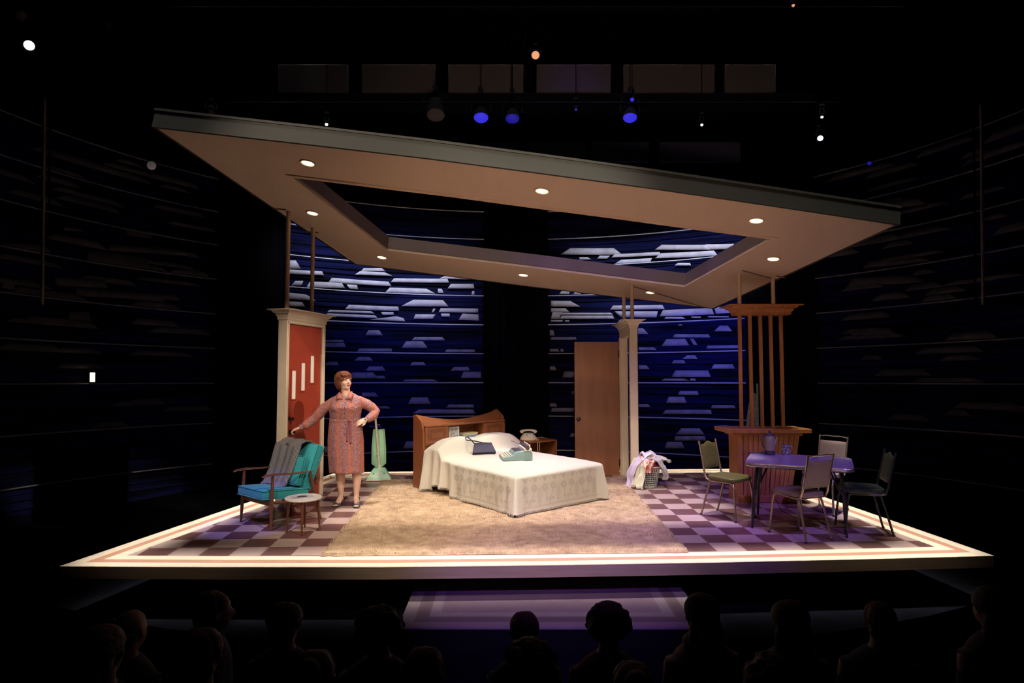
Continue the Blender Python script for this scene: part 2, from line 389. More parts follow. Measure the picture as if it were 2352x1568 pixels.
# lower step
a = at(954, 1335, -.3); st = thing('stage_step', 'low wooden step panel with inlaid border below the front of the platform', 'step', (.32, 5.9, -.45))
sx0, sx1, sy0, sy1 = -1.22, 1.24, -.55, .75
q = MB(); q.bb(sx0, sx1, sy0, sy1, 0, .135); q.build('box', M['black'], st)
def rr(mb, d0, d1, z0, z1, m): 
    A = [(sx0+d0, sy0+d0), (sx1-d0, sy0+d0), (sx1-d0, sy1-d0), (sx0+d0, sy1-d0)]; B = [(sx0+d1, sy0+d1), (sx1-d1, sy0+d1), (sx1-d1, sy1-d1), (sx0+d1, sy1-d1)]
    ring(mb, A, B, z0, z1)
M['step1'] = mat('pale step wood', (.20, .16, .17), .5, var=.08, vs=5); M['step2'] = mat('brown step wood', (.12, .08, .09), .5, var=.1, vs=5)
q = MB(); rr(q, 0, .11, .135, .15, 0); q.build('border_edge', M['step1'], st)
q = MB(); rr(q, .11, .22, .135, .15, 0); q.build('border_stripe', M['step2'], st)
q = MB(); rr(q, .22, .31, .135, .15, 0); q.build('border_inner', M['step1'], st)
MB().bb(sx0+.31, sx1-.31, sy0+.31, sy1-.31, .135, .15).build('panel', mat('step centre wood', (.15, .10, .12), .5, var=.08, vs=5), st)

# ---------------------------------------------------------------- suspended soffit (tilted slab with an opening)
SA, SB, SCc = 4.693, -.12, -.17
def son(px, py):
    d = ray(px, py); t = (SA - CAMH) / (d.z - SB*d.x - SCc*d.y); return Vector((d.x*t, d.y*t, CAMH + d.z*t))
def sz(x, y): return SA + SB*x + SCc*y
nrm = Vector((-SB, -SCc, 1)).normalized()
Sout = [son(*p) for p in [(348,290),(723,332),(980,362),(1240,396),(1506,432),(1774,471),(2068,515),(1640,709),(1205,657),(815,607)]]
Sin = [son(*p) for p in [(672,405),(850,427),(1040,450),(1225,475),(1410,499),(1600,525),(1772,547),(1572,657),(1230,614),(889,573)]]
so = thing('suspended_soffit', 'large tilted ceiling canopy with an opening, hanging over the furnished platform', 'canopy', (0, 8.5, sz(0, 8.5)))
oo = Vector(so.location)
def slab(A, B, t0, t1):
    q = MB(); n = len(A)
    vs = [p + nrm*t0 for p in A] + [p + nrm*t0 for p in B] + [p + nrm*t1 for p in A] + [p + nrm*t1 for p in B]
    fs = []
    for i in range(n):
        j = (i+1) % n
        fs += [(i, n+i, n+j, j), (2*n+i, 2*n+j, 3*n+j, 3*n+i), (i, j, 2*n+j, 2*n+i), (n+i, 3*n+i, 3*n+j, n+j)]
    return q.add([v - oo for v in vs], fs)
def inset3(poly, d):
    e = inset([(p.x, p.y) for p in poly], d); return [Vector((x, y, sz(x, y))) for x, y in e]
slab(inset3(Sout, .008), Sin, 0, .03).build('soffit_panel', M['soffit'], so)
slab(Sout, inset3(Sout, .03), -.003, .165).build('fascia', M['soffit_edge'], so)
slab(inset3(Sout, -.006), inset3(Sout, .02), .165, .19).build('fascia_cap', M['soffit_edge'], so)
slab(inset3(Sin, -.02), inset3(Sin, 0), 0, .17).build('lining', M['lining'], so)
slab(inset3(Sin, -.045), inset3(Sin, 0.004), -.014, .012).build('lower_trim', M['soffit'], so)
slab(inset3(Sin, -.035), inset3(Sin, 0.0), .17, .19).build('upper_trim', M['lining'], so)
slab(inset3(Sout, .05), inset3(Sin, -.03), .15, .16).build('top_deck', M['black'], so)
for pts in ([(657,480),(627,478)],[(732,533),(702,531)],[(1452,656),(1618,705)],[(1705,620),(1783,641)],[(1783,632),(1803,637)]):
    MB().tube([tuple(son(*p_) - nrm*.008 - oo) for p_ in pts], .007, 6).build('rod_shadow', M['lining'], so)  # thin dark tubes standing in for the shadows the rods cast
dlab = ['front left', 'upper left', 'rear left', 'rear middle', 'rear right', 'right side', 'front right', 'front middle']
for k, p in enumerate([(707,374),(718,489),(877,590.5),(1202,631),(1494,671),(1776,594),(1737,506),(1245,438)]):
    c = son(*p); t = thing('ceiling_light', 'round lit recessed downlight at the %s of the tilted soffit' % dlab[k], 'ceiling light', c, 0, 'downlights in the soffit')
    t.rotation_euler = nrm.to_track_quat('Z', 'Y').to_euler()
    q = MB(); n = 28
    q.loft([[(r*math.cos(2*PI*i/n), r*math.sin(2*PI*i/n), z) for i in range(n)] for r, z in ((.085, -.001), (.083, -.010), (.068, -.010), (.062, -.002), (.062, .0))], False)
    q.build('trim_ring', M['soffit'], t)
    MB().lathe([(.061, -.004), (.061, -.001)], 28).build('lamp', M['glowW'], t)

# ---------------------------------------------------------------- cylindrical louvred backdrop panels
LM = Matrix.Translation((0, 0, CAMH)) @ Matrix.Rotation(-LEAN, 4, 'X')   # level frame whose origin is the camera height above the deck
LI = LM.inverted(); CY, CR = 7.1, 6.85
def hit(px, py, r=CR):
    d = LI.to_3x3() @ ray(px, py)
    A_ = d.x**2 + d.y**2; B_ = -2*d.y*CY; C_ = CY**2 - r**2
    t = (-B_ + math.sqrt(B_*B_ - 4*A_*C_)) / (2*A_); p = d*t
    return math.atan2(p.x, p.y - CY), p.z
def cylp(th, z, r): return (r*math.sin(th), CY + r*math.cos(th), z)
SEAM = [-1.42, -.73, -.05, .545, 1.14, 1.74, 2.34, 2.92, 3.5]
def panel(name, label, px0, px1, shapes, seed, zt=3.55, extra=0):
    rnd = random.Random(seed); th0 = hit(px0, 873)[0]; th1 = hit(px1, 873)[0]
    t = thing(name, label, 'backdrop', (0, 0, CAMH)); t.rotation_euler = (-LEAN, 0, 0)
    zb = -2.30; z = zb; zs = []
    rows = []
    while z < zt:
        h = rnd.uniform(.09, .26); rows.append((z, min(z+h, zt))); z += h
    nu = 40; q = MB()
    for k, (a, b) in enumerate(rows):
        ph = rnd.uniform(0, 9); amp = rnd.uniform(.0, .03); r0 = rnd.uniform(.0, .018); g = rnd.uniform(.006, .025)
        def fn(u, v, a=a, b=b, ph=ph, amp=amp, r0=r0, g=g):
            th = th0 + (th1-th0)*u
            wv = amp*noise.noise(Vector((th*3+ph, k*3.3, seed)))
            zz = a + (b-a-g + wv)*v
            return cylp(th, zz, CR + .01 - r0 + .025*v)
        q.grid(fn, nu, 2)
        nx = rnd.choice([0, 1])
    q.grid(lambda u, v: cylp(th0+(th1-th0)*u, zb + (zt-zb)*v, CR+.07), nu, 1)
    q.build('louvre_face', M['panel'], t, solid=0)
    e = MB()
    for th in (th0, th1):
        s_ = -1 if th == th0 else 1
        for r in (CR+.02,):
            p0 = cylp(th, zb, r); p1 = cylp(th, zt, r); e.cyl(p0, p1, .03, n=6)
    e.build('frame_edge', M['black'], t)
    for zs_ in SEAM:
        if zs_ > zt: continue
        MB().tube([cylp(th0+(th1-th0)*i/40, zs_, CR-.055) for i in range(41)], .010, 6).build('seam_strip', M['batten_dim'] if extra else M['batten'], t)
    def shp(L_, m, nm, rr_):
        q = MB(); nrmz = 0
        for s in L_:
            q.grid(lambda u, v: cylp(s[0][0]*(1-u)*(1-v) + s[1][0]*u*(1-v) + s[3][0]*(1-u)*v + s[2][0]*u*v,
                                     s[0][1]*(1-u)*(1-v) + s[1][1]*u*(1-v) + s[3][1]*(1-u)*v + s[2][1]*u*v, rr_ - .002*s[4]), 10, 2)
        if L_: q.build(nm, m, t, solid=.004)
    up = []; lo = []
    for s in shapes:
        c = [hit(*p) for p in s[0]]
        (up if s[1] else lo).append((c[0], c[1], c[2], c[3], 1))
    if extra:
        for z0 in SEAM[:-1]:
            if z0 < -1: continue
            dens = 7 if z0 > .9 else 4
            for k in range(int(dens*extra)):
                th = rnd.uniform(th0+.05, th1-.05); w_ = rnd.uniform(.03, .09); zz = z0 + rnd.choice([.02, .12, .22, .33, .44]); h = rnd.uniform(.06, .11)
                a_, b_ = max(th0, th-w_), min(th1, th+w_)
                (up if z0 > .9 else lo).append(((a_+.02, zz+h), (b_-.02, zz+h), (b_, zz), (a_, zz), 1))
    shp(up, M['roof_dim'] if extra else M['roof_white_lit'], 'painted_roofs_upper', CR-.035)
    shp(lo, M['roof_dim'] if extra else M['roof_blue_lit'], 'painted_roofs_lower', CR-.035)
    return t
def cv(L_, ox, oy, s, split):
    out = []
    for r in L_:
        a, b, yt, c, d, yb = r[:6]; dl = r[6] if len(r) > 6 else 0     # dl: fall of the slat from left to right
        out.append(([(ox+a*s, oy+(yt)*s), (ox+b*s, oy+(yt+dl)*s), (ox+d*s, oy+(yb+dl)*s), (ox+c*s, oy+yb*s)], yb < split))
    return out
SL = [(62,110,112,62,145,168),(62,285,172,62,300,200,12),(105,160,248,82,150,278),(205,415,252,182,440,290,6),(565,685,163,545,710,184),(540,705,183,505,755,206,8),
      (350,730,227,330,750,257,26),(768,1125,230,745,1135,256,4),(1105,1290,216,1068,1290,232,6),(740,985,292,708,1045,324,8),(1148,1300,268,1125,1305,298),
      (450,520,272,470,525,300,3),(1060,1085,300,1062,1100,328),(62,180,325,62,248,367,14),(62,150,385,62,175,415,4),(897,1095,373,816,1132,415,3),(465,795,407,438,802,436,12),
      (337,615,440,320,638,455,10),(322,640,463,310,660,482,14),(780,830,483,605,842,505,12),(1080,1330,429,1065,1330,456,3),(1225,1332,465,1200,1335,506,6),
      (910,1045,470,898,1028,500),(1030,1045,432,1018,1032,458),(1080,1140,465,1085,1140,486),(680,765,455,690,765,474),(1290,1305,315,1285,1305,340),
      (595,668,576,578,692,610),(300,425,640,300,432,655),(300,433,661,300,446,688),(905,1090,622,885,1110,643),(848,960,650,818,992,693),(535,750,698,520,755,717),
      (1120,1305,704,1105,1310,722),(530,600,753,498,628,778),(325,385,785,303,398,808),(600,690,816,574,712,846),(480,625,856,480,660,895),(640,700,878,650,712,897),
      (890,965,788,875,982,810),(1170,1262,820,1145,1278,845),(1232,1350,852,1215,1350,892),(842,1030,903,825,1062,916),(550,640,990,550,662,1018),(885,992,1022,860,1012,1066),
      (650,725,1080,600,745,1098),(1135,1300,1070,1115,1302,1090),(935,1300,1103,890,1310,1130),(300,325,1350,300,328,1395),(850,912,1315,828,912,1362),(600,680,1210,600,690,1224),(640,690,1285,650,695,1315)]
SR = [(205,495,30,140,550,72),(815,1115,8,770,1140,40),(1110,1300,5,1080,1285,40,-4),(500,800,70,480,815,92,-15),(812,1165,64,770,1192,98,-18),(545,750,108,500,740,134,-12),
      (925,1005,128,900,1012,146),(265,320,90,265,345,106),(400,470,80,385,450,100),(145,200,315,130,195,336),(235,285,320,225,270,336),(75,205,380,75,272,418,2),(75,172,430,75,198,456),
      (140,475,460,125,492,473),(148,488,478,133,500,500),(85,150,455,75,130,500),(490,820,412,470,836,440,-4),(500,790,450,540,780,490),(825,1150,442,800,1166,484,-14),(1165,1258,424,1178,1290,466,-6),
      (75,155,508,75,150,520),(168,195,510,168,198,520),(545,610,503,520,610,518),(845,955,488,830,975,500),(1010,1075,485,1020,1080,494),(1125,1260,482,1125,1270,490),
      (655,690,563,655,728,602),(75,240,623,75,248,640),(67,120,700,67,132,718),(140,155,700,138,160,718),(904,1130,602,888,1140,624),(846,972,636,814,1000,680,-3),(1003,1028,632,1030,1055,674),
      (1205,1258,545,1165,1288,582),(930,950,538,925,955,545),(660,765,690,660,782,708),(1120,1330,678,1115,1330,698,-3),(165,245,850,150,245,890),(660,712,808,660,735,836),(605,640,812,600,640,838),
      (987,1038,742,953,1055,766),(897,962,775,880,976,797),(1166,1290,802,1147,1305,832),(907,1125,843,880,1145,887),(832,968,898,812,1000,912),(1005,1040,898,1005,1045,912),(937,1055,980,923,1062,1006),
      (862,965,1018,845,980,1060),(660,725,1067,660,740,1088),(1152,1300,1075,1145,1310,1095),(842,1145,1105,820,1150,1133),(82,240,1092,75,242,1118),(947,1068,1228,908,1102,1270),(907,1102,1280,900,1112,1310),
      (852,950,1318,835,966,1362),(67,100,815,67,112,842),(67,105,1062,67,118,1085),(215,245,980,210,245,1002),(210,245,1262,200,245,1285),(1195,1260,1208,1190,1270,1220),(67,90,575,67,100,612)]
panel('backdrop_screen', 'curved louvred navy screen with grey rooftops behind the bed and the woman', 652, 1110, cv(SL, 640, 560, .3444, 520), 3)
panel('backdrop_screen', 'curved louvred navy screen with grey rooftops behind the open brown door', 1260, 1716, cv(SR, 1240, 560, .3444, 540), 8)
SLs = [([(200,575),(330,590),(350,622),(190,604)],1),([(280,522),(345,531),(345,548),(290,540)],1),([(0,555),(95,563),(115,580),(0,570)],1),([(248,560),(420,574),(430,588),(245,575)],1),([(115,634),(235,642),(245,662),(125,656)],1),([(170,660),(300,668),(305,685),(172,680)],1),([(0,640),(25,645),(30,665),(0,662)],1),([(215,665),(400,676),(410,690),(215,682)],1),([(145,520),(180,523),(190,532),(140,530)],1),([(155,715),(200,716),(205,736),(152,734)],1)]
SRs = [([(1975,470),(2110,452),(2130,470),(1960,490)],1),([(1960,640),(2100,630),(2130,648),(1950,658)],1),([(2000,600),(2120,588),(2140,600),(1985,616)],1),([(1990,815),(2020,815),(2030,826),(1980,826)],0),([(1965,755),(2050,752),(2060,772),(1955,776)],1)]
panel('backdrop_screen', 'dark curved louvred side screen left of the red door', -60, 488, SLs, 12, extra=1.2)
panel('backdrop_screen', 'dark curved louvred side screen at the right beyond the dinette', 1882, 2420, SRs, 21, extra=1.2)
# black curtains masking the gaps between the screens
def curtain(px0, px1, label):
    th0 = hit(px0, 873)[0]; th1 = hit(px1, 873)[0]
    q = MB().grid(lambda u, v: cylp(th0+(th1-th0)*u, -2.3+6.3*v, CR+.32+.05*math.sin(u*60)), 60, 2)
    o = q.build('black_curtain', M['black'], None, solid=.01); o.location = (0, 0, CAMH); o.rotation_euler = (-LEAN, 0, 0)
    tag(o, label, 'curtain')
curtain(470, 680, 'black masking curtain in the gap left of the red door')
curtain(1085, 1285, 'black masking curtain in the gap behind the bed headboard')
curtain(1695, 1905, 'black masking curtain in the gap behind the wooden bar')

# ---------------------------------------------------------------- red front door unit
def crown(x0, x1, y0, y1, z0, z1, o=.10):
    q = MB(); steps = [(0, 0), (.10, .02), (.12, .30), (.25, .42), (.30, .60), (.55, .72), (.62, .88), (1, .90), (1, 1)]
    q.loft([[(x0-o*a, y0-o*a, z0+(z1-z0)*h), (x1+o*a, y0-o*a, z0+(z1-z0)*h), (x1+o*a, y1+o*a, z0+(z1-z0)*h), (x0-o*a, y1+o*a, z0+(z1-z0)*h)] for a, h in steps])
    return q
ang = math.atan2(.963, .27)
rd = thing('front_door_unit', 'free standing cream door frame with crown moulding around a closed red front door', 'door', (-2.728, 8.1, 0), ang, None, True)
W_, T_ = .86, .125
def frame(par, x0, x1, T, zt, cl, cr, m):
    MB().bb(x0, x0+cl, 0, T, 0, zt).build('door_post', m, par, bevel=.004)
    MB().bb(x1-cr, x1, 0, T, 0, zt).build('door_post', m, par, bevel=.004)
    MB().bb(x0+cl, x1-cr, 0, T, zt-cl-.01, zt).build('door_head', m, par, bevel=.004)
frame(rd, 0, W_, T_, 2.28, .05, .065, M['trim'])
for (a_, b_, c_, d_) in ((.012, .032, -.012, 2.25), (W_-.03, W_-.012, -.012, 2.25)):
    MB().bb(a_, b_, -.012, .004, 0, d_).build('casing_bead', M['trim'], rd, bevel=.003)
MB().bb(.012, W_-.012, -.012, .004, 2.225, 2.25).build('casing_bead', M['trim'], rd, bevel=.003)
crown(0, W_, 0, T_, 2.265, 2.395).build('crown_moulding', M['trim'], rd)
lf = MB().bb(.052, W_-.067, .02, .065, .012, 2.215).build('door_leaf', M['red'], rd, bevel=.003); lf['label'] = 'red orange painted door leaf'
for x, z in ((.135, 1.30), (.335, 1.40), (.540, 1.497)):
    q = MB(); w0 = .085; ring(q, [(x-.015, z-.015), (x+w0+.015, z-.015), (x+w0+.015, z+.365), (x-.015, z+.365)], [(x, z), (x+w0, z), (x+w0, z+.35), (x, z+.35)], 0, .012)
    q.v = [(a, .022-c, b) for a, b, c in q.v]
    q.build('window_frame', M['red'], rd); MB().bb(x, x+w0, .0165, .03, z, z+.35).build('window_pane', M['white'], rd)
def knob(par, x, y, z, s=1, dy=-1):
    q = MB(); Mx = Matrix.Translation((x, y, z)) @ Matrix.Rotation(PI/2*(-dy)*-1, 4, 'X')
    q.lathe([(.033*s, 0), (.033*s, .006), (.012*s, .010), (.012*s, .032), (.024*s, .038), (.029*s, .05), (.024*s, .062), (.008*s, .066)], 20)
    q.v = [(x + a, y + dy*c, z + b) for a, b, c in q.v]; return q
knob(rd, .125, .02, .895).build('door_knob', M['brass'], rd)
q = knob(rd, .10, .02, 1.06, .8); q.build('deadbolt', M['brass'], rd)
for z in (.42, 1.95): MB().bb(W_-.078, W_-.058, .004, .022, z-.06, z+.06).build('hinge', M['terra'], rd)
def rods(par, pts, zb):
    R_ = par.rotation_euler.to_matrix().to_4x4(); W = Matrix.Translation(par.location) @ R_
    for x, y in pts:
        a_ = W @ Vector((x, y, zb)); d_ = (W.to_3x3() @ Vector((0, 0, 1)))
        t = (SA + SB*a_.x + SCc*a_.y - a_.z) / (d_.z - SB*d_.x - SCc*d_.y)
        MB().cyl((x, y, zb-.01), (x, y, zb+t+.004), .026, n=14).build('support_rod', M['rod'], par)
rods(rd, [(.07, .06), (.62, .06)], 2.395)

# ---------------------------------------------------------------- bedroom door unit (open)
wd = thing('bedroom_door_unit', 'narrow cream door frame seen edge on with its plain brown door swung open', 'door', (1.664, 9.45, 0), PI/2, None, True)
M['trimsh'] = mat('door stop trim', (.34, .27, .21), .6)
MB().bb(0, .09, -.11, 0, 0, 2.22).build('door_post', M['trim'], wd, bevel=.004)
MB().bb(.82, .93, -.11, 0, 0, 2.22).build('door_post', M['trim'], wd, bevel=.004)
MB().bb(.09, .82, -.11, 0, 2.11, 2.22).build('door_head', M['trim'], wd, bevel=.004)
for x in (.80, .845, .89): MB().bb(x, x+.018, -.004, .012, 0, 2.12).build('casing_bead', M['trim'], wd, bevel=.003)
MB().bb(.80, .82, -.075, -.04, 0, 2.1).build('door_stop', M['trim'], wd)
crown(0, .93, -.11, 0, 2.215, 2.33).build('crown_moulding', M['trim'], wd)
rods(wd, [(.10, -.055), (.80, -.055)], 2.33)
# leaf: local +y is world -x
lf = MB().bb(.885, .925, .018, .70, .02, 2.065).build('door_leaf', M['woodB'], wd, bevel=.002); lf['label'] = 'plain brown veneer door leaf'
q = MB().lathe([(.033, 0), (.033, .006), (.012, .010), (.012, .032), (.026, .038), (.030, .05), (.024, .062), (.008, .066)], 20)
q.v = [(.885 - c, .645 + a, .88 + b) for a, b, c in q.v]; kb = q.build('door_knob', M['brass'], wd)
for z in (.22, 1.88): MB().bb(.868, .886, -.005, .03, z-.05, z+.05).build('hinge', M['brass'], wd)

# ---------------------------------------------------------------- wooden bar with slatted screen
bar = thing('wooden_bar', 'panelled wooden kitchen bar with overhanging top and tall slatted screen', 'bar counter', (2.83, 8.43, 0), 0, None, True)
bx = [(.02, 0), (.63, 0), (.63, .3), (.02, .3)]
def barring(z):
    s = z/.86; return [(.0, 0 - .0*s, z), (.64+.135*s, 0, z), (.64+.135*s, .33, z), (0.0, .33, z)]
MB().loft([barring(.0), barring(.86)]).build('cabinet', M['wood'], bar)
for k in range(12):
    if k == 0: continue
    f = k/12
    MB().loft([[( (.64+.135*s)*f - .003, -.0025, z), ((.64+.135*s)*f + .003, -.0025, z), ((.64+.135*s)*f + .003, .004, z), ((.64+.135*s)*f - .003, .004, z)] for s, z in ((0, .08), (1, .85))]).build('panel_groove', M['groove'], bar)
for x0, x1 in ((-.012, .045),):
    MB().bb(x0, x1, -.018, .34, .0, .86).build('corner_post', M['wood'], bar, bevel=.004)
MB().bb(-.022, .665, -.03, .35, 0, .085).build('plinth', M['wood'], bar, bevel=.006)
MB().bb(-.165, .87, -.13, .44, .862, .915).build('counter_top', M['wood'], bar, bevel=.008)
MB().bb(-.06, .80, -.03, .36, .825, .862).build('counter_moulding', M['wood'], bar, bevel=.01)
for k in range(5):
    MB().bb(.07+.1325*k, .112+.1325*k, .12, .15, .915, 2.35).build('slat', M['wood'], bar, bevel=.002)
crown(.03, .70, .04, .22, 2.345, 2.47, .13).build('crown_moulding', M['wood'], bar)
rods(bar, [(.09, .12), (.525, .12)], 2.47)

# ---------------------------------------------------------------- overhead rig
def hang(t, p, top=10.5):
    W = Matrix.Translation(t.location) @ t.rotation_euler.to_matrix().to_4x4(); a_ = W @ Vector(p); b_ = Vector((a_.x, a_.y, top))
    MB().cyl(p, tuple(W.inverted() @ b_), .006, n=6).build('hanging_wire', M['rigblack'], t)
for k, (x0, x1, lb) in enumerate([(640, 800, 'leftmost'), (832, 1000, 'second from left'), (1030, 1202, 'middle'), (1232, 1402, 'fourth from left'), (1432, 1640, 'fifth from left'), (1665, 1780, 'rightmost')]):
    a_ = aty(x0, 212, 9.6); b_ = aty(x1, 150, 9.6)
    t = MB().bb(0, b_.x-a_.x, -.03, .03, 0, b_.z-a_.z).build('catwalk_screen', M['grey'], None, bevel=.004); t.location = a_; hang(t, (.1, 0, b_.z-a_.z-.01)); hang(t, (b_.x-a_.x-.1, 0, b_.z-a_.z-.01))
    tag(t, '%s dark grey catwalk panel high above the soffit' % lb, 'panel', 'upper catwalk panels')
a_ = aty(620, 215, 9.7); MB()
cw = MB().bb(-4.2, 4.2, -.02, .6, 0, .08).build('catwalk_deck', M['black'], None); cw.location = (0.2, 9.65, aty(1176, 216, 9.65).z-.06); tag(cw, 'long black catwalk deck behind the grey panels', 'catwalk')
for x in (-4, 0, 4): MB().cyl((x, .3, .07), (x, .3, 10.5-cw.location.z), .01, n=6).build('hanging_wire', M['black'], cw)
for k, (x0, x1, lb) in enumerate([(1105, 1190, 'left'), (1215, 1345, 'second'), (1360, 1490, 'third'), (1515, 1700, 'right')]):
    a_ = aty(x0, 372, 12.2); b_ = aty(x1, 327, 12.2)
    t = MB().bb(0, b_.x-a_.x, -.03, .03, 0, b_.z-a_.z).build('catwalk_screen', mat('blue grey panel', (.03, .03, .08), .8), None, bevel=.004); t.location = a_; hang(t, (.1, 0, b_.z-a_.z-.01)); hang(t, (b_.x-a_.x-.1, 0, b_.z-a_.z-.01))
    tag(t, '%s blue grey far catwalk panel just above the soffit edge' % lb, 'panel', 'far catwalk panels')
for Y, py, lb in ((8.9, 238, 'front black lighting pipe above the blue lanterns'), (7.4, 20, 'black lighting pipe near the top of the picture'), (11.2, 322, 'black lighting pipe far behind the soffit')):
    z = aty(1176, py, Y).z; t = MB().cyl((-6, 0, 0), (6, 0, 0), .025, n=12).build('lighting_pipe', M['rigblack'], None); t.location = (0, Y, z); tag(t, lb, 'pipe'); hang(t, (-5, 0, 0)); hang(t, (5, 0, 0)); hang(t, (0, 0, 0))
def lantern(px, py, Y, label, glow, r=.08, tilt=(0, 0, -1), L_=.28, gr='stage lanterns'):
    c = aty(px, py, Y); t = thing('stage_lantern', label, 'stage light', c, 0, gr)
    d = Vector(tilt).normalized(); t.rotation_euler = d.to_track_quat('-Z', 'Y').to_euler()
    MB().lathe([(.02, L_+.02), (r*.7, L_), (r*.9, L_*.7), (r, L_*.4), (r*1.15, 0.0), (r*1.12, .0), (r*.95, L_*.35), (r*.6, L_*.9)], 20).build('housing', M['rigblack'], t)
    MB().ell((0, 0, .03), (r*.92, r*.92, .025), None, 16, 8).build('lens', glow, t)
    MB().tube([(r*1.2, 0, .12), (r*1.3, 0, .30), (r*.8, 0, .42), (0, 0, .46), (-r*.8, 0, .42), (-r*1.3, 0, .30), (-r*1.2, 0, .12)], .010, 6).build('yoke', M['rigblack'], t)
    MB().bb(-.03, .03, -.03, .03, .44, .53).build('clamp', M['rigblack'], t); hang(t, (0, 0, .52))
    return t
toc = lambda px, py: -ray(px, py)
for px, py, Y, lb, g, r in [(1105, 274, 8.9, 'brightest blue glowing lantern above the middle of the soffit', 'glowB', .105), (1177, 276, 8.9, 'dim blue glowing lantern right of the brightest one', 'glowBd', .10), (1447, 274, 8.9, 'blue glowing lantern above the right part of the soffit', 'glowB', .10), (1001, 268, 8.9, 'unlit grey lantern left of the blue ones', 'grey', .13),
    (1452, 230, 9.1, 'tiny blue lit lantern above the right blue one', 'glowB', .03), (1323, 253, 9.1, 'tiny blue point lantern between the blue ones', 'glowB', .016),
    (750, 287, 8.6, 'small lantern with a blue white glint above the left soffit edge', 'glowC', .022), (1612, 288, 8.8, 'small lantern with a blue white glint above the right soffit edge', 'glowC', .020), (1997, 376, 9.0, 'faint violet lantern above the right soffit tip', 'glowBd', .03),
    (67, 106, 6.2, 'bright white lantern at the top left', 'glowC', .048), (48, 36, 6.2, 'faint lantern above the bright one at the top left', 'grey', .06), (1884, 319, 8.0, 'bright cool white lantern at the upper right', 'glowC', .036), (1888, 270, 8.0, 'small glinting lantern above the bright one at the upper right', 'glowC', .018),
    (485, 257, 8.0, 'glinting lantern above the left tip of the soffit', 'grey', .05), (250, 58, 6.5, 'faint lantern at the top left, right of the bright one', 'grey', .04), (1230, 128, 9.2, 'amber disc lantern above the catwalk panels', 'glowA', .060), (1822, 14, 7.0, 'tiny amber lantern at the top right', 'glowA', .018)]:
    v = toc(px, py); lantern(px, py, Y, lb, M[g], r, (v.x, v.y, v.z-1.7 if r > .09 else v.z-.35), .14+r)
t = thing('globe_lamp', 'small round glass bulb hanging left of the soffit tip', 'lamp', aty(348, 380, 8.0)); MB().ell((0, 0, 0), (.05, .05, .05)).build('globe', mat('clear bulb', (.5, .45, .45), .1, emit=(.6, .5, .5), es=.05), t); MB().cyl((0, 0, .045), (0, 0, .16), .016).build('socket', M['rigblack'], t); hang(t, (0, 0, .15))
_th, _z = hit(213, 866, CR-.12); c = LM @ Vector(cylp(_th, _z, CR-.12)); t = thing('exit_light', 'small bright glowing box light on the dark left side wall', 'sign light', c)
MB().bb(-.05, .05, 0, .05, -.085, .085).build('housing', M['rigblack'], t); MB().bb(-.035, .035, -.01, 0, -.068, .068).build('diffuser', mat('exit glow', (1, 1, 1), .4, emit=(1, .72, .5), es=1.6), t)
for k, (px, y0, y1, Y, lb) in enumerate([(97, 228, 700, 7.4, 'thin vertical hanging pole at the far left'), (113, 228, 480, 7.5, 'second hanging pole with cable beside the far left pole'), (2258, 240, 700, 7.6, 'thin vertical hanging pole at the far right'), (2241, 245, 700, 7.7, 'second hanging pole beside the far right pole')]):
    a_ = aty(px, y1, Y); b_ = aty(px, y0, Y)
    t = MB().cyl((0, 0, 0), (0, 0, b_.z-a_.z), .012 if k % 2 else .016, n=8).build('hanging_pole', mat('pole metal', (.20, .17, .12), .5) if k in (0, 2) else M['rigblack'], None); t.location = (a_.x, Y, a_.z); tag(t, lb, 'pole'); hang(t, (0, 0, b_.z-a_.z-.01))
# ================================================================ FURNITURE
# ---------------------------------------------------------------- shag rug
rg = thing('shag_rug', 'large tan shag rug lying on the checkered deck under the bed', 'rug', (0, 8.0, 0))
rc = [Vector(p).to_2d() if False else Vector((at(*p).x, at(*p).y-8.0)) for p in ((735, 1278), (1582, 1269.5), (1427, 1098), (880, 1104))]
def rugp(u, v):
    a_ = rc[0].lerp(rc[1], u); b_ = rc[3].lerp(rc[2], u); p = a_.lerp(b_, v)
    return p
def rf(u, v):
    p = rugp(u, v); e = min(u, 1-u, v, 1-v)
    z = .004 + min(1, e/.008)*.020 + .008*noise.noise(Vector((p.x*9, p.y*9, 0))) * min(1, e/.02)
    j = .012*noise.noise(Vector((p.x*14, p.y*14, 5))) if e < .01 else 0
    return (p.x+j, p.y+j, z)
MB().grid(rf, 170, 190).build('rug_base', M['rug'], rg)
rnd = random.Random(5); q = MB(); vs = []; fs = []
for k in range(150000):
    u, v = rnd.random(), rnd.random()
    p = rugp(u, v); n_ = noise.noise(Vector((p.x*3.2, p.y*3.2, 2)))
    a_ = rnd.uniform(0, 2*PI); h = rnd.uniform(.008, .020)*(1+.4*n_); l_ = rnd.uniform(.003, .020); w_ = .0026
    dx, dy = math.cos(a_), math.sin(a_)
    b = len(vs); z0 = .018
    vs += [(p.x-dy*w_, p.y+dx*w_, z0), (p.x+dy*w_, p.y-dx*w_, z0), (p.x+dx*l_, p.y+dy*l_, z0+h)]
    fs.append((b, b+1, b+2))
me = bpy.data.meshes.new('pile'); me.from_pydata(vs, [], fs); me.materials.append(M['rugb'])
po = bpy.data.objects.new('pile', me); COL.objects.link(po); po.parent = rg; po['kind'] = 'stuff'

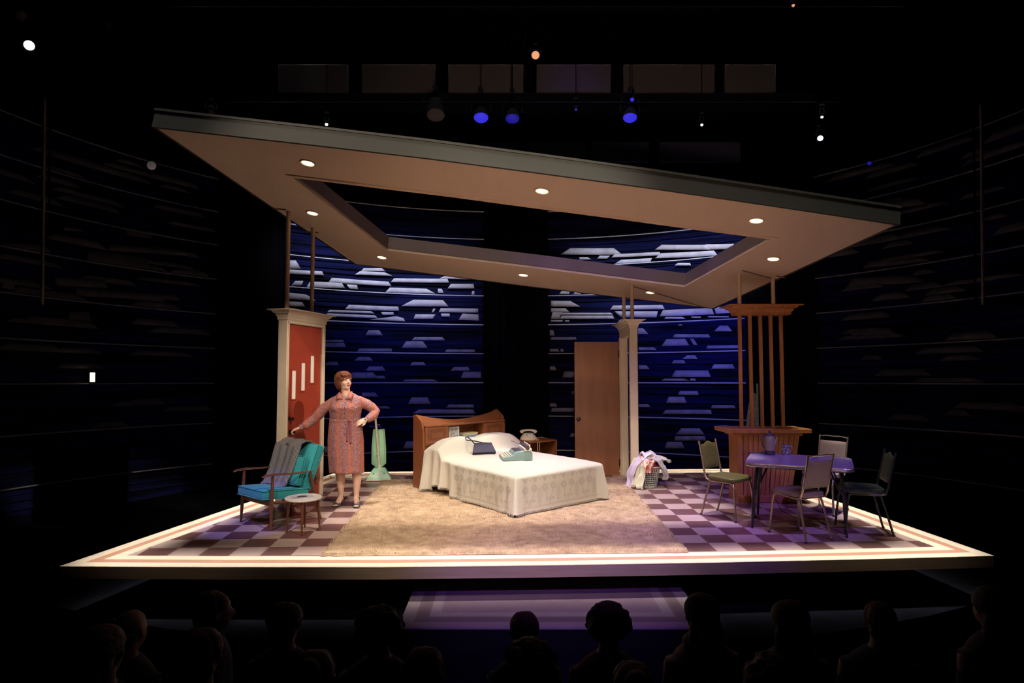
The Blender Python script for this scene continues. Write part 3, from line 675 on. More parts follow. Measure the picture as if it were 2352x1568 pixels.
# ---------------------------------------------------------------- bed
BA = math.radians(39.6)
bed = thing('bookcase_bed', 'double bed with a curved wooden bookcase headboard standing on the shag rug', 'bed', (.044, 7.60, 0), BA)
BW, BL = 1.40, 1.90
q = MB().bb(.06, BW-.06, .07, BL-.01, .10, .26); q.build('box_spring', mat('ticking', (.45, .40, .32), .9), bed, bevel=.02)
MB().bb(.04, BW-.04, .05, BL-.01, .26, .47).build('mattress', mat('mattress cover', (.6, .56, .48), .9), bed, bevel=.04)
for x, y in ((.12, .14), (BW-.12, .14), (.12, BL-.12), (BW-.12, BL-.12)): MB().cyl((x, y, .02), (x, y, .11), .025).build('leg', M['wooddk'], bed)
hb = MB()
HX0, HX1, HY0, HY1 = -.02, BW+.0, BL+.0, BL+.27
for x0, x1 in ((HX0, HX0+.03), (HX1-.03, HX1)):
    hb = MB(); hb.loft([[(x, HY0, .02), (x, HY1, .02), (x, HY1, 1.005), (x, HY0+.20, 1.015), (x, HY0+.06, .93), (x, HY0+.02, .80)] for x in (x0, x1)]); hb.build('side_panel', M['woodhb'], bed, bevel=.004)
MB().bb(HX0+.03, HX1-.03, HY0+.03, HY0+.05, .05, .63).build('lower_panel', M['woodhb'], bed)
MB().bb(HX0+.03, HX1-.03, HY1-.02, HY1, .05, .86).build('back_panel', M['woodhb'], bed)
MB().bb(HX0+.03, HX1-.03, HY0+.01, HY1-.02, .61, .63).build('lower_shelf', M['woodhb'], bed, bevel=.002)
MB().bb(HX0+.028, HX1-.028, HY0-.015, HY1-.01, .855, .885).build('top_shelf', M['woodhb'], bed, bevel=.008)
n = 24; cr = []
for y in (0, .03):
    cr.append([(HX0+.03 + (HX1-HX0-.06)*i/n, HY0+.165+y, .915+.095*abs(2*i/n-1)**1.8) for i in range(n+1)] + [(HX1-.03 - (HX1-HX0-.06)*i/n, HY0+.10+y, .880) for i in range(n+1)])
MB().loft(cr).build('crest_board', M['woodhb'], bed, bevel=.003)
q = MB(); 
for x0, x1 in ((HX0+.03, HX0+.40), (HX1-.40, HX1-.03)):
    d_ = MB().bb(x0, x1, HY0, HY0+.02, .632, .852).build('cabinet_door', M['woodhb'], bed, bevel=.003)
    for e in (.045, .065, .085):
        g = MB(); ring(g, [(x0+e, .632+e*.8), (x1-e, .632+e*.8), (x1-e, .852-e*.8), (x0+e, .852-e*.8)], [(x0+e+.005, .637+e*.8), (x1-e-.005, .637+e*.8), (x1-e-.005, .847-e*.8), (x0+e+.005, .847-e*.8)], 0, .002)
        g.v = [(a, HY0-.0015+c, b) for a, b, c in g.v]; g.build('carved_groove', M['groove'], d_)
    xx = x1 if x0 < .3 else x0
    MB().bb(xx-.01, xx+.01, HY0+.01, HY1-.02, .63, .855).build('divider', M['woodhb'], bed)
hb_mat = Matrix.Translation(bed.location) @ Matrix.Rotation(BA, 4, 'Z')
def onbed(x, y, z): return hb_mat @ Vector((x, y, z))

# bedspread ----------------------------------------------------
bs_ = thing('bedspread', 'cream woven bedspread with grey flower motifs and fringe, draped over the bed and pillows', 'bedspread', (.044, 7.60, 0), BA)
def sst(a, b, x):
    t = max(0, min(1, (x-a)/(b-a))); return t*t*(3-2*t)
def toph(x, y):
    p = sst(1.44, 1.60, y) * (1 - .30*sst(1.76, 1.89, y))
    b1 = math.exp(-((x-.33)/.40)**4); b2 = math.exp(-((x-1.05)/.40)**4)
    side = min(1.05, (b1**2+(b2*1.06)**2)**.5)*.82+.18*math.sqrt(max(0, 1-abs(x/BW*2-1)**5))
    h = .492 + .03*(1-abs(x/BW*2-1)**3)*sst(0, .4, y) + .185*p*side + .015*p
    h -= .012*sst(.18, .0, min(x, BW-x, y)) 
    h += .004*noise.noise(Vector((x*5, y*5, 1))) + .006*noise.noise(Vector((x*2, y*3, 8)))
    h += .012*sst(1.36, 1.43, y)*(1-sst(1.43, 1.48, y))*math.sin(x*7+.5)
    return h
Ptop = MB().grid(lambda u, v: (.02+(BW-.04)*u, .02+(BL-.03)*v, toph(.02+(BW-.04)*u, .02+(BL-.03)*v)), 70, 90)
# perimeter: left side (head -> foot), foot, right side
def perim(s):     # s in metres; returns point on mattress edge, outward normal
    Ls = BL-.03
    if s < Ls: return (.02, .02+Ls-s), (-1, 0)
    if s < Ls+BW-.04: return (.02+(s-Ls), .02), (0, -1)
    return (BW-.02, .02+(s-Ls-BW+.04)), (1, 0)
PT = 2*(BL-.03)+BW-.04; Ls = BL-.03
def skirt(s, t):  # t 0 top ..1 hem
    (x, y), n_ = perim(min(max(s, 0), PT-1e-6)); z0 = toph(x, y); hem = .062
    c1, c2 = Ls, Ls+BW-.04
    amp = 0; out = 0
    if s < c1-.02:      # left side with folds strong near the pillow
        f = 1 - s/c1
        amp = .009 + .034*sst(.30, .9, f); k = 26 + 6*math.sin(s*3)
        out = .012*t + amp*t**.8*(math.sin(s*k)+.5*math.sin(s*k*.53+1)) + .035*t*sst(.75, .95, f)
        hem += .075*sst(.62, .75, f)*(1-sst(.86, .90, f)) + .006*math.sin(s*7)
    elif s < c2+.0:
        out = .018*t + .004*t*math.sin(s*9)
    else:
        f = (s-c2)/Ls; out = .02*t + .018*t*math.sin(s*17)
    # corner swirl
    for c in (c1, c2):
        dd = abs(s-c)
        if dd < .10: out += .06*t*(1-dd/.10)**1.0
    rd_ = .035; zz = z0 - (z0-hem)*t
    # rounded shoulder
    o2 = rd_*min(1, math.sqrt(max(0, 1-(1-min(1, t/.10))**2)))
    x2, y2 = x+n_[0]*(out+o2-.0), y+n_[1]*(out+o2-.0)
    for c in (c1, c2):   # blend the direction at corners
        dd = s-c
        if abs(dd) < .08:
            w_ = (1-abs(dd)/.08)*.5; m_ = (0, -1) if (c == c1) == (dd < 0) else ((-1, 0) if c == c1 else (1, 0))
            x2 += m_[0]*(out+o2)*w_*1.6; y2 += m_[1]*(out+o2)*w_*1.6
    return (x2, y2, zz)
NS = 560
Ptop.grid(lambda u, v: skirt(PT*u, v), NS, 26)
q = Ptop; o = q.build('cover', M['spread'], bs_, angle=180)
q = MB(); rnd = random.Random(2)
for k in range(900):
    s = PT*(k+.5)/900; p = Vector(skirt(s, .985)); d = Vector((rnd.uniform(-.004, .004), rnd.uniform(-.004, .004), -.028-rnd.uniform(0, .006)))
    if p.z+d.z < .030: d.z = .030-p.z
    q.cyl(p, p+d, .0022, .0016, 4)
fo = q.build('fringe', M['spread'], bs_); fo['kind'] = 'stuff'
# woven motifs laid on the cloth
def onsk(s, t, off=.0025):
    p = Vector(skirt(s, t)); a_ = Vector(skirt(s+.004, t)); n_ = (Vector(skirt(s, min(1, t+.01)))-p).cross(a_-p)
    n_.normalize(); (x, y), m_ = perim(s)
    if n_.x*m_[0]+n_.y*m_[1] < 0: n_ = -n_
    return tuple(p + n_*off)
mot = MB()
def mring(cs, ct, r0, r1, hh, n=14):
    vs = []
    for i in range(n):
        a_ = 2*PI*i/n
        for r in (r0, r1): vs.append(onsk(cs+r*math.cos(a_), ct+r*math.sin(a_)/hh))
    mot.add(vs, [(2*i, 2*i+1, 2*((i+1) % n)+1, 2*((i+1) % n)) for i in range(n)])
def mline(s0, t0, s1, t1, w_, hh, K=4):
    dx, dy = s1-s0, (t1-t0)*hh; l_ = math.hypot(dx, dy) or 1; nx, ny = -dy/l_*w_, dx/l_*w_/hh
    vs = []
    for i in range(K+1):
        f = i/K; vs += [onsk(s0+dx*f+nx, t0+(t1-t0)*f+ny), onsk(s0+dx*f-nx, t0+(t1-t0)*f-ny)]
    mot.add(vs, [(2*i, 2*i+1, 2*i+3, 2*i+2) for i in range(K)])
HH = .46
def flower(s, t, r=.038):
    for k in range(8):
        a_ = k*PI/4; mring(s+r*math.cos(a_), t+r*math.sin(a_)/HH, .006, .014, HH, 8)
    mring(s, t, .018, .026, HH, 10); mring(s, t, .0, .007, HH, 6)
for s0, s1, stp in ((Ls+.10, Ls+BW-.14, .30), (.75, Ls-.12, .30)):
    s = s0
    while s < s1:
        flower(s, .42); flower(s+.13, .40, .034)
        mline(s, .5, s+.05, .86, .0045, HH); mline(s+.13, .48, s+.07, .86, .0045, HH)
        if s+.24 < s1+.1:
            mline(s+.21, .38, s+.21, .88, .004, HH)
            for k in range(6):
                t_ = .42+.07*k; mline(s+.21, t_+.05, s+.21-.04, t_-.02, .0035, HH, 2); mline(s+.21, t_+.05, s+.21+.04, t_-.02, .0035, HH, 2)
        for k in range(3): mring(s+.02+.05*k, .74, .006, .018, HH, 8)
        s += stp
    s = s0
    while s < s1:
        for k in range(3): mline(s-.05+.018*k, .10, s+.018*k*.4, .24-.03*k, .005, HH, 2); mline(s+.05-.018*k, .10, s-.018*k*.4, .24-.03*k, .005, HH, 2)
        mring(s+.075, .17, .004, .014, HH, 8); s += .15
    mline(s0-.05, .90, s1+.05, .90, .004, HH, 60)
mot.build('woven_motifs', M['motif'], bs_, angle=180)

# things in the headboard
def bk(x, y, z, w_, d_, h_, col, label, rz=0, gr='books in the headboard'):
    p = onbed(x, y, z); t = thing('book', label, 'book', p, BA+rz, gr)
    m_ = mat('book cover', col, .6)
    MB().bb(-w_/2, w_/2, -d_/2, d_/2, 0, .003).build('cover', m_, t); MB().bb(-w_/2, w_/2, -d_/2, d_/2, h_-.003, h_).build('cover', m_, t)
    MB().bb(-w_/2+.004, w_/2-.004, -d_/2+.004, d_/2, .003, h_-.003).build('pages', M['paper'], t); MB().bb(-w_/2, w_/2, -d_/2, -d_/2+.003, 0.002, h_-.002).build('spine', m_, t)
zz = .632
for k, (w_, h_, col, lb) in enumerate([(.25, .020, (.45, .35, .30), 'brown book at the bottom of the headboard stack'), (.23, .014, (.55, .50, .40), 'beige book second in the headboard stack'), (.25, .020, (.20, .36, .55), 'light blue book in the middle of the headboard stack'), (.22, .014, (.62, .60, .55), 'pale book second from the top of the headboard stack'), (.24, .022, (.62, .56, .34), 'yellowish book on top of the headboard stack')]):
    bk(.80+.01*((k*7) % 3-1), HY0+.13, zz, w_, .17, h_, col, lb, .04*((k*5) % 3-1)); zz += h_+.0005
p = onbed(.545, HY0+.10, .632); t = thing('picture_frame', 'standing black and white picture in a white frame beside the books in the headboard', 'picture', p, BA-.25)
MB().bb(-.075, .075, 0, .012, 0, .19).build('frame', M['paper'], t, bevel=.002)
MB().bb(-.060, .060, -.002, .0, .02, .17).build('picture', mat('bw print', (.08, .08, .09), .5, col2=(.75, .75, .75), vs=28), t)
MB().cyl((0, .012, .15), (0, .07, .003), .004).build('stand', M['paper'], t)
p = onbed(.47, HY0+.05, .632); t = MB().bb(-.085, .085, -.04, .04, 0, .05).build('tissue_box', M['paper'], None, bevel=.004); t.location = p; t.rotation_euler = (0, 0, BA); tag(t, 'low white box standing in the headboard cubby left of the books', 'box')

# nightstand and telephone
ns = thing('nightstand', 'small brown wooden nightstand beside the right end of the headboard', 'nightstand', (.36, 10.22, 0), BA-.12)
MB().bb(-.25, .25, -.2, .2, .53, .55).build('top', M['woodhb'], ns, bevel=.003)
for x in (-.25, .23): MB().bb(x, x+.02, -.2, .2, .30, .53).build('side_panel', M['woodhb'], ns)
MB().bb(-.23, .23, .18, .2, .30, .53).build('back_panel', M['woodhb'], ns)
MB().bb(-.23, .23, -.19, .18, .30, .32).build('shelf', M['woodhb'], ns)
for x, y in ((-.21, -.16), (.21, -.16), (-.21, .16), (.21, .16)): MB().cyl((x*1.06, y*1.06, 0.0), (x, y, .30), .010, .018).build('leg', M['woodhb'], ns)
ph = thing('telephone', 'ivory rotary telephone on the nightstand', 'telephone', (.25, 10.20, .55), .1)
MB().loft([[(x*sx, y*sy + oy, z) for x, y in [(math.cos(2*PI*i/24)*(1 if abs(math.cos(2*PI*i/24)) < .7 else 1), math.sin(2*PI*i/24)) for i in range(24)]] for z, sx, sy, oy in ((0, .125, .105, 0), (.012, .13, .11, 0), (.05, .11, .09, .01), (.085, .075, .05, .03), (.095, .06, .035, .03))]).build('body', M['phone'], ph)
dm = Matrix.Translation((0, -.042, .062)) @ Matrix.Rotation(math.radians(38), 4, 'X')
dl = MB().lathe([(.058, -.01), (.056, .008), (.048, .010)], 24); dl.v = [tuple(dm @ Vector(v)) for v in dl.v]; dlo = dl.build('dial', M['white'], ph)
q = MB()
for k in range(10):
    a_ = math.radians(40+28*k); q = MB().lathe([(.007, .0101), (.007, .0115)], 8, c=(.036*math.cos(a_), .036*math.sin(a_))); q.v = [tuple(dm @ Vector(v)) for v in q.v]; q.build('finger_hole', M['ink'], dlo)
q = MB().tube([(-.115, .03, .100), (-.10, .03, .118), (-.06, .03, .134), (0, .03, .138), (.06, .03, .134), (.10, .03, .118), (.115, .03, .100)], [.026, .028, .017, .015, .017, .028, .026], 12); hs = q.build('handset', M['phone'], ph)
q = MB().tube([(.10, -.02, .02), (.11, -.12, .012), (.10, -.19, .006), (.10, -.235, -.02), (.10, -.24, -.12), (.11, -.24, -.20), (.13, -.24, -.12), (.13, -.235, -.02), (.14, -.10, .01), (.12, 0, .03)], .0045, 6); q.build('cord', M['phone'], ph)

# typewriter on the bed
tp_ = at(1186, 1052, .53); ty = thing('typewriter', 'grey green portable typewriter with cream keys on the bedspread', 'typewriter', (tp_.x, tp_.y+.02, .526), math.radians(-80)); ty.scale = (1.15, 1.15, 1.25)
# local: -y is the keyboard side
prof = [(-.17, .0), (-.17, .022), (-.155, .030), (-.06, .052), (-.035, .085), (.05, .092), (.135, .088), (.15, .07), (.15, 0)]
def typ(x, sc): return [(x, y, z*sc) for y, z in prof]
MB().loft([typ(-.155, .9), typ(-.150, 1), typ(.150, 1), typ(.155, .9)]).build('body', M['tealbody'], ty, bevel=.004)
r_ = 0
for r_ in range(4):
    for k in range(10):
        MB().lathe([(.0075, 0), (.008, .006), (.006, .007)], 8, c=(0, 0)).build('key', M['keys'], ty).location = (-.118+.025*k+.006*r_, -.15+.023*r_, .030+.006*r_)
MB().bb(-.09, .09, -.168, -.158, .022, .034).build('space_bar', M['keys'], ty, bevel=.002)
MB().bb(-.11, .11, -.035, .045, .086, .094).build('type_basket', M['ink'], ty, bevel=.003)
MB().bb(-.17, .17, .055, .14, .090, .118).build('carriage', M['creamp'], ty, bevel=.006)
MB().cyl((-.165, .09, .125), (.165, .09, .125), .018, n=16).build('platen', M['ink'], ty)
for s in (-1, 1): MB().cyl((s*.166, .09, .125), (s*.188, .09, .125), .020, n=16).build('platen_knob', M['ink'], ty)
MB().bb(-.16, .16, .112, .125, .118, .150).build('paper_rest', M['creamp'], ty, bevel=.003)
MB().tube([(-.155, .05, .125), (-.165, .0, .15), (-.175, -.03, .155)], .004, 6).build('return_lever', M['chrome'], ty)

# handbag
hp = at(1112, 1042, .53); hg = thing('handbag', 'navy blue handbag with a looped strap lying on the bedspread against the pillow', 'handbag', (hp.x+.0, hp.y, .527), math.radians(12))
Mh = Matrix.Rotation(math.radians(-36), 4, 'X')
def rr2(w_, h_, y0): return None
q = MB().loft([[(-.155, -.045, 0), (.155, -.045, 0), (.155, .045, 0), (-.155, .045, 0)], [(-.150, -.04, .03), (.150, -.04, .03), (.150, .04, .03), (-.150, .04, .03)], [(-.120, -.012, .15), (.120, -.012, .15), (.120, .012, .15), (-.120, .012, .15)], [(-.115, -.006, .158), (.115, -.006, .158), (.115, .006, .158), (-.115, .006, .158)]], True, Mh)
q.build('body', M['navy'], hg, bevel=.008)
MB().bb(-.118, .118, -.010, .010, .150, .163).build('top_frame', M['brass'], hg).rotation_euler = (math.radians(-36), 0, 0)
hs_ = [(-.11, 0, .155), (-.155, .02, .23), (-.20, .02, .275), (-.225, .02, .26), (-.215, .01, .22), (-.12, -.01, .195), (0, 0, .168), (.08, 0, .160)]
MB().tube([tuple(Mh @ Vector(v)) for v in hs_], .008, 8).build('strap', M['navy'], hg)

# ---------------------------------------------------------------- armchair
ca = math.atan2(-.779, -.627)
ac = thing('armchair', 'low wooden framed armchair with turquoise cushions facing left', 'armchair', (-2.60, 7.46, 0), ca)
# local +x forward, +y left of sitter
for y in (-.285, .285):
    MB().tube([(.245, y*1.04, 0), (.23, y, .28), (.215, y, .565)], [.012, .021, .014], 10).build('front_leg', M['wooddk'], ac)
    MB().tube([(-.38, y*1.0, 0), (-.30, y, .28), (-.24, y, .545)], [.012, .021, .015], 10).build('rear_leg', M['wooddk'], ac)
    MB().tube([(.34, y*1.0, .567), (.30, y, .578), (.20, y, .580), (0, y*1.03, .562), (-.20, y, .556), (-.28, y, .553)], [.015, .027, .030, .022, .022, .014], 10, flat=.42).build('armrest', M['wooddk'], ac)
    MB().tube([(.23, y*.97, .285), (-.30, y*.97, .225)], .017, 8).build('side_rail', M['wooddk'], ac)
MB().bb(.20, .23, -.27, .27, .245, .30).build('front_rail', M['wooddk'], ac, bevel=.004)
MB().bb(-.32, -.29, -.27, .27, .20, .25).build('rear_rail', M['wooddk'], ac, bevel=.004)
def cushion(w_, d_, h_, m_, par, name, Mx, seg=10):
    q = MB(); 
    prof = []
    rings = []
    for z, e in ((-h_/2, .02), (-h_/2+.012, .004), (0, 0), (h_/2-.012, .004), (h_/2, .02)):
        rings.append([(sx_*(d_/2-e)-(.0), sy_*(w_/2-e), z) for sx_, sy_ in ((-1,-1),(-.6,-1.01),(0,-1.015),(.6,-1.01),(1,-1),(1.01,-.5),(1.015,0),(1.01,.5),(1,1),(.6,1.01),(0,1.015),(-.6,1.01),(-1,1),(-1.01,.5),(-1.015,0),(-1.01,-.5))])
    q.loft(rings, True, Mx); o = q.build(name, m_, par, bevel=.008); 
    for z in (-h_/2+.008, h_/2-.008):
        MB().tube([(sx_*(d_/2+.0), sy_*(w_/2+.0), z) for sx_, sy_ in ((-1,-1),(0,-1.012),(1,-1),(1.012,0),(1,1),(0,1.012),(-1,1),(-1.012,0))], .005, 6, Mx, closed=True).build('piping', m_, o)
    return o
cushion(.50, .56, .10, M['teal'], ac, 'seat_cushion', Matrix.Translation((.03, 0, .345)) @ Matrix.Rotation(math.radians(-5), 4, 'Y'))
bt = math.radians(68)
cushion(.50, .50, .10, M['teal'], ac, 'back_cushion', Matrix.Translation((-.315, 0, .585)) @ Matrix.Rotation(bt, 4, 'Y'))
for k in range(5):
    MB().bb(-.22, .25, -.2+.1*k-.012, -.2+.1*k+.012, -.008, .008).build('back_slat', M['wooddk'], ac).matrix_local = Matrix.Translation((-.385, 0, .56)) @ Matrix.Rotation(bt, 4, 'Y')
# small pillow on the chair
Mc = Matrix.Translation((-2.60, 7.46, 0)) @ Matrix.Rotation(ca, 4, 'Z')
pl_ = thing('lumbar_cushion', 'smaller turquoise cushion leaning on the armchair back', 'cushion', Mc @ Vector((-.17, .06, .40)), ca)
cushion(.34, .32, .07, M['teal'], pl_, 'cover', Matrix.Translation((-.01, 0, .155)) @ Matrix.Rotation(math.radians(72), 4, 'Y'))
# throw
th_ = thing('throw_blanket', 'grey herringbone throw blanket draped over the armchair back', 'blanket', Mc @ Vector((0, 0, 0)), ca)
path = [(-.02, .405), (-.06, .43), (-.11, .50), (-.16, .62), (-.205, .735), (-.25, .835), (-.32, .86), (-.40, .85), (-.455, .79), (-.46, .66), (-.455, .54), (-.46, .42)]
def bp(u, v):
    k = v*(len(path)-1); i = min(int(k), len(path)-2); f = k-i
    x = path[i][0]*(1-f)+path[i+1][0]*f; z = path[i][1]*(1-f)+path[i+1][1]*f
    wdt = .20+.06*v; y = -.10 + (u-.5)*2*wdt + .02*math.sin(v*6) - .04*v
    off = .010*math.sin(u*22+v*3) + .012*math.sin(u*9+1)
    return (x + off*(1 if v < .45 else -1) + (.02 if v < .45 else -.0), y, z + (.01*math.sin(u*13) if .4 < v < .65 else 0) - .05*abs(u-.35)*(v < .12))
q = MB().grid(bp, 40, 60); bo = q.build('weave', M['blanket'], th_, solid=.012)
uvl = bo.data.uv_layers.new(name='UVMap')
for lp in bo.data.loops:
    vi = lp.vertex_index; uvl.data[lp.index].uv = ((vi % 41)/40*1.2, (vi//41)/60*1.4)
q = MB(); rnd = random.Random(4)
for v in (0, 1):
    for k in range(44):
        p = Vector(bp((k+.5)/44, v)); q.tube([p, p+Vector((rnd.uniform(-.01, .01), rnd.uniform(-.01, .01), -.03)), p+Vector((rnd.uniform(-.02, .02)+(.03 if v == 0 else 0), rnd.uniform(-.02, .02), -.07 if v else -.012))], .003, 4)
fo = q.build('fringe', M['blanket'], th_); fo['kind'] = 'stuff'

# ---------------------------------------------------------------- round side table, magazine
c = at(697, 1142, .355); tb = thing('side_table', 'small round white topped side table with slim dark legs beside the armchair', 'side table', (c.x, c.y, 0))
MB().lathe([(.17, .338), (.186, .342), (.190, .350), (.187, .358), (.18, .360)], 40).build('table_top', M['lilac'], tb)
for k in range(4):
    a_ = math.radians(12+90*k); MB().tube([(.165*math.cos(a_), .165*math.sin(a_), 0), (.145*math.cos(a_), .145*math.sin(a_), .34)], [.009, .017], 10).build('leg', M['wooddk'], tb)
mg = thing('magazine', 'magazine with a dark round picture on its cover, on the small round side table', 'magazine', (c.x-.01, c.y-.01, .3605), math.radians(20))
MB().bb(-.11, .11, -.075, .085, 0, .006).build('pages', M['paper'], mg)
MB().bb(-.112, .112, -.077, .087, .006, .0068).build('cover', mat('glossy cover', (.62, .58, .66), .3), mg)
MB().lathe([(1, .0069), (1, .0073)], 24).build('cover_picture', M['ink'], mg).scale = (.055, .04, 1)
MB().bb(-.10, -.02, -.065, -.05, .0069, .0073).build('cover_text', M['ink'], mg)

# ---------------------------------------------------------------- vacuum cleaner
vb = at(866, 1106); vc = thing('vacuum_cleaner', 'mint green upright vacuum cleaner standing behind the woman', 'vacuum cleaner', (vb.x, vb.y+.16, 0), math.radians(8))
MB().loft([[(-.17, -.15, .02), (.17, -.15, .02), (.15, .13, .02), (-.15, .13, .02)], [(-.165, -.145, .055), (.165, -.145, .055), (.145, .13, .055), (-.145, .13, .055)], [(-.10, -.06, .15), (.10, -.06, .15), (.09, .11, .15), (-.09, .11, .15)], [(-.085, -.04, .165), (.085, -.04, .165), (.08, .09, .165), (-.08, .09, .165)]]).build('motor_hood', M['mintp'], vc, bevel=.008)
MB().loft([[(-.18, -.165, .008), (.18, -.165, .008), (.16, .14, .008), (-.16, .14, .008)], [(-.182, -.167, .035), (.182, -.167, .035), (.162, .142, .035), (-.162, .142, .035)]]).build('bumper', M['creamp'], vc, bevel=.008)
hl = MB().bb(-.06, .06, -.003, .003, -.014, .014).build('headlight', M['white'], vc, bevel=.002); hl.location = (0, -.105, .105); hl.rotation_euler = (math.radians(-42), 0, 0)
for x in (-.075, .075):
    b_ = MB().cyl((x, -.10, .10), (x, -.112, .113), .008).build('badge', M['chrome'], vc)
for x in (-.13, .13): MB().cyl((x-.02, .12, .03), (x+.02, .12, .03), .028).build('wheel', M['ink'], vc)
MB().tube([(0, .06, .15), (0, .05, .22), (-.005, .05, .26)], [.065, .05, .03], 12, flat=.6).build('neck', M['creamp'], vc)
MB().tube([(0, .02, .20), (-.02, -.01, .5), (-.055, -.02, .90), (-.065, .0, .97), (-.075, .05, .99)], [.020, .017, .016, .016, .019], 10).build('handle', M['creamp'], vc)
bg = MB(); ringz = []
for z, w_, d_ in ((.17, .05, .03), (.22, .105, .06), (.45, .105, .07), (.72, .085, .05), (.73, .08, .01)):
    ringz.append([(w_*sgn1*(1 if i % 2 == 0 else .9) - .01, .095 + d_*sgn2, z) for i, (sgn1, sgn2) in enumerate(((-1,-.5),(-.8,-1),(0,-1.15),(.8,-1),(1,-.5),(1,.5),(.8,1),(0,1.1),(-.8,1),(-1,.5)))])
bg.loft(ringz).build('dust_bag', M['mint'], vc)
MB().tube([(-.05, .08, .73), (-.055, .06, .85), (-.045, .03, .92)], .004, 6).build('bag_spring', M['chrome'], vc)
for z in (.35, .80): MB().bb(-.045, .01, .0, .03, z, z+.008).build('cord_hook', M['chrome'], vc)
cc = at(808, 1095); q = MB(); pts = []
rnd = random.Random(9)
for k in range(90):
    a_ = k*.62; r = .12+.10*rnd.random(); pts.append((cc.x - .06*0 + r*1.7*math.cos(a_), cc.y+.03 + r*.9*math.sin(a_), .008+.012*rnd.random()))
pts += [(vb.x-.10, vb.y+.26, .01), (vb.x-.09, vb.y+.30, .12), (vb.x-.11, vb.y+.28, .45)]
o = MB().tube([(x-cc.x, y-cc.y, z) for x, y, z in pts], .006, 5).build('power_cord', M['creamp'], None); o.location = (cc.x, cc.y, 0); tag(o, 'white power cord lying coiled on the deck behind the woman', 'cord')

# ---------------------------------------------------------------- laundry basket
lb = at(1492, 1121); bk_ = thing('laundry_basket', 'round grey lattice laundry basket standing on the checkered deck', 'basket', (lb.x, lb.y+.13, 0))
q = MB(); rows_ = 9; n = 28
q.loft([[((.125+.045*(k/rows_))*math.cos(2*PI*(i+.5*(k % 2))/n), (.125+.045*(k/rows_))*math.sin(2*PI*(i+.5*(k % 2))/n), .02+.26*k/rows_) for i in range(n)] for k in range(rows_+1)], False)
q.build('lattice_wall', M['basket'], bk_, wire=.009)
MB().lathe([(.12, .0), (.127, .004), (.128, .024), (.12, .026)], 28).build('bottom', M['basket'], bk_)
MB().tube([(.173*math.cos(2*PI*i/28), .173*math.sin(2*PI*i/28), .285) for i in range(28)], .009, 8, closed=True).build('rim', M['basket'], bk_)
def cloth(name, label, m_, prof, w0, w1, ang, seed, loc=(lb.x, lb.y+.13, 0), fold=.02, cat='cloth'):
    t = MB(); n1, n2 = 26, 34
    def fn(u, v):
        k = v*(len(prof)-1); i = min(int(k), len(prof)-2); f = k-i; f = f*f*(3-2*f)*.5+f*.5
        r = prof[i][0]*(1-f)+prof[i+1][0]*f; z = prof[i][1]*(1-f)+prof[i+1][1]*f; w_ = w0*(1-v)+w1*v
        y = (u-.5)*w_; nn = noise.noise(Vector((u*3, v*3, seed)))*fold*2 + fold*math.sin(u*(16+seed % 5)+v*3+seed)
        return (r+nn*(.3+.7*v), y + .02*noise.noise(Vector((u*4, v*4, seed+9))), max(.008, z+.6*nn*(v < .75)))
    t.grid(fn, n1, n2); o = t.build(name, m_, None, solid=.004, angle=180); o.location = loc; o.rotation_euler = (0, 0, ang)
    tag(o, label, cat, 'laundry over the basket'); return o
q = MB().ell((0, 0, .27), (.15, .15, .10), None, 20, 12); q.v = [(x, y, z+.03*noise.noise(Vector((x*12, y*12, z*12)))) for x, y, z in q.v]
o = q.build('crumpled_towel', M['clothR'], None); o.location = (lb.x, lb.y+.13, 0); tag(o, 'dark red towel filling the laundry basket, seen through its lattice', 'towel', 'laundry over the basket')
cloth('lilac_garment', 'lilac garment heaped at the left and trailing to the deck', M['clothL'], [(.08, .36), (0, .42), (.12, .39), (.22, .30), (.27, .18), (.26, .08), (.29, .015), (.42, .01)], .22, .12, math.radians(195), 3)
cloth('cream_towel', 'pale cream towel hanging over the left side of the basket to the deck', M['clothC'], [(0, .36), (.12, .375), (.19, .30), (.21, .18), (.23, .06), (.25, .01)], .26, .24, math.radians(222), 7, fold=.026)
M['floral'] = mat('red floral print', (.70, .10, .08), .8, col2=(.78, .66, .60), vs=16)
cloth('floral_scarf', 'red and white floral cloth hanging over the basket front', M['floral'], [(-.06, .40), (.06, .415), (.15, .36), (.195, .29), (.20, .22)], .26, .07, math.radians(262), 5, fold=.016)
cloth('grey_shirt', 'grey shirt hanging over the right side of the basket', M['clothG'], [(-.04, .38), (.08, .40), (.17, .37), (.23, .28), (.24, .18), (.25, .12)], .22, .18, math.radians(-22), 11, fold=.022)
cloth('white_shirt', 'white crumpled shirt on top of the basket, sleeve sticking out to the right', M['paper'], [(-.14, .36), (-.06, .43), (.02, .46), (.10, .41), (.22, .38), (.30, .36), (.33, .32)], .24, .08, math.radians(15), 14, fold=.022)
cloth('white_blouse', 'whitish blouse bunched at the back of the basket', M['clothL'], [(-.12, .36), (-.05, .44), (.02, .475), (.08, .43), (.13, .36)], .24, .18, math.radians(120), 17, fold=.025)

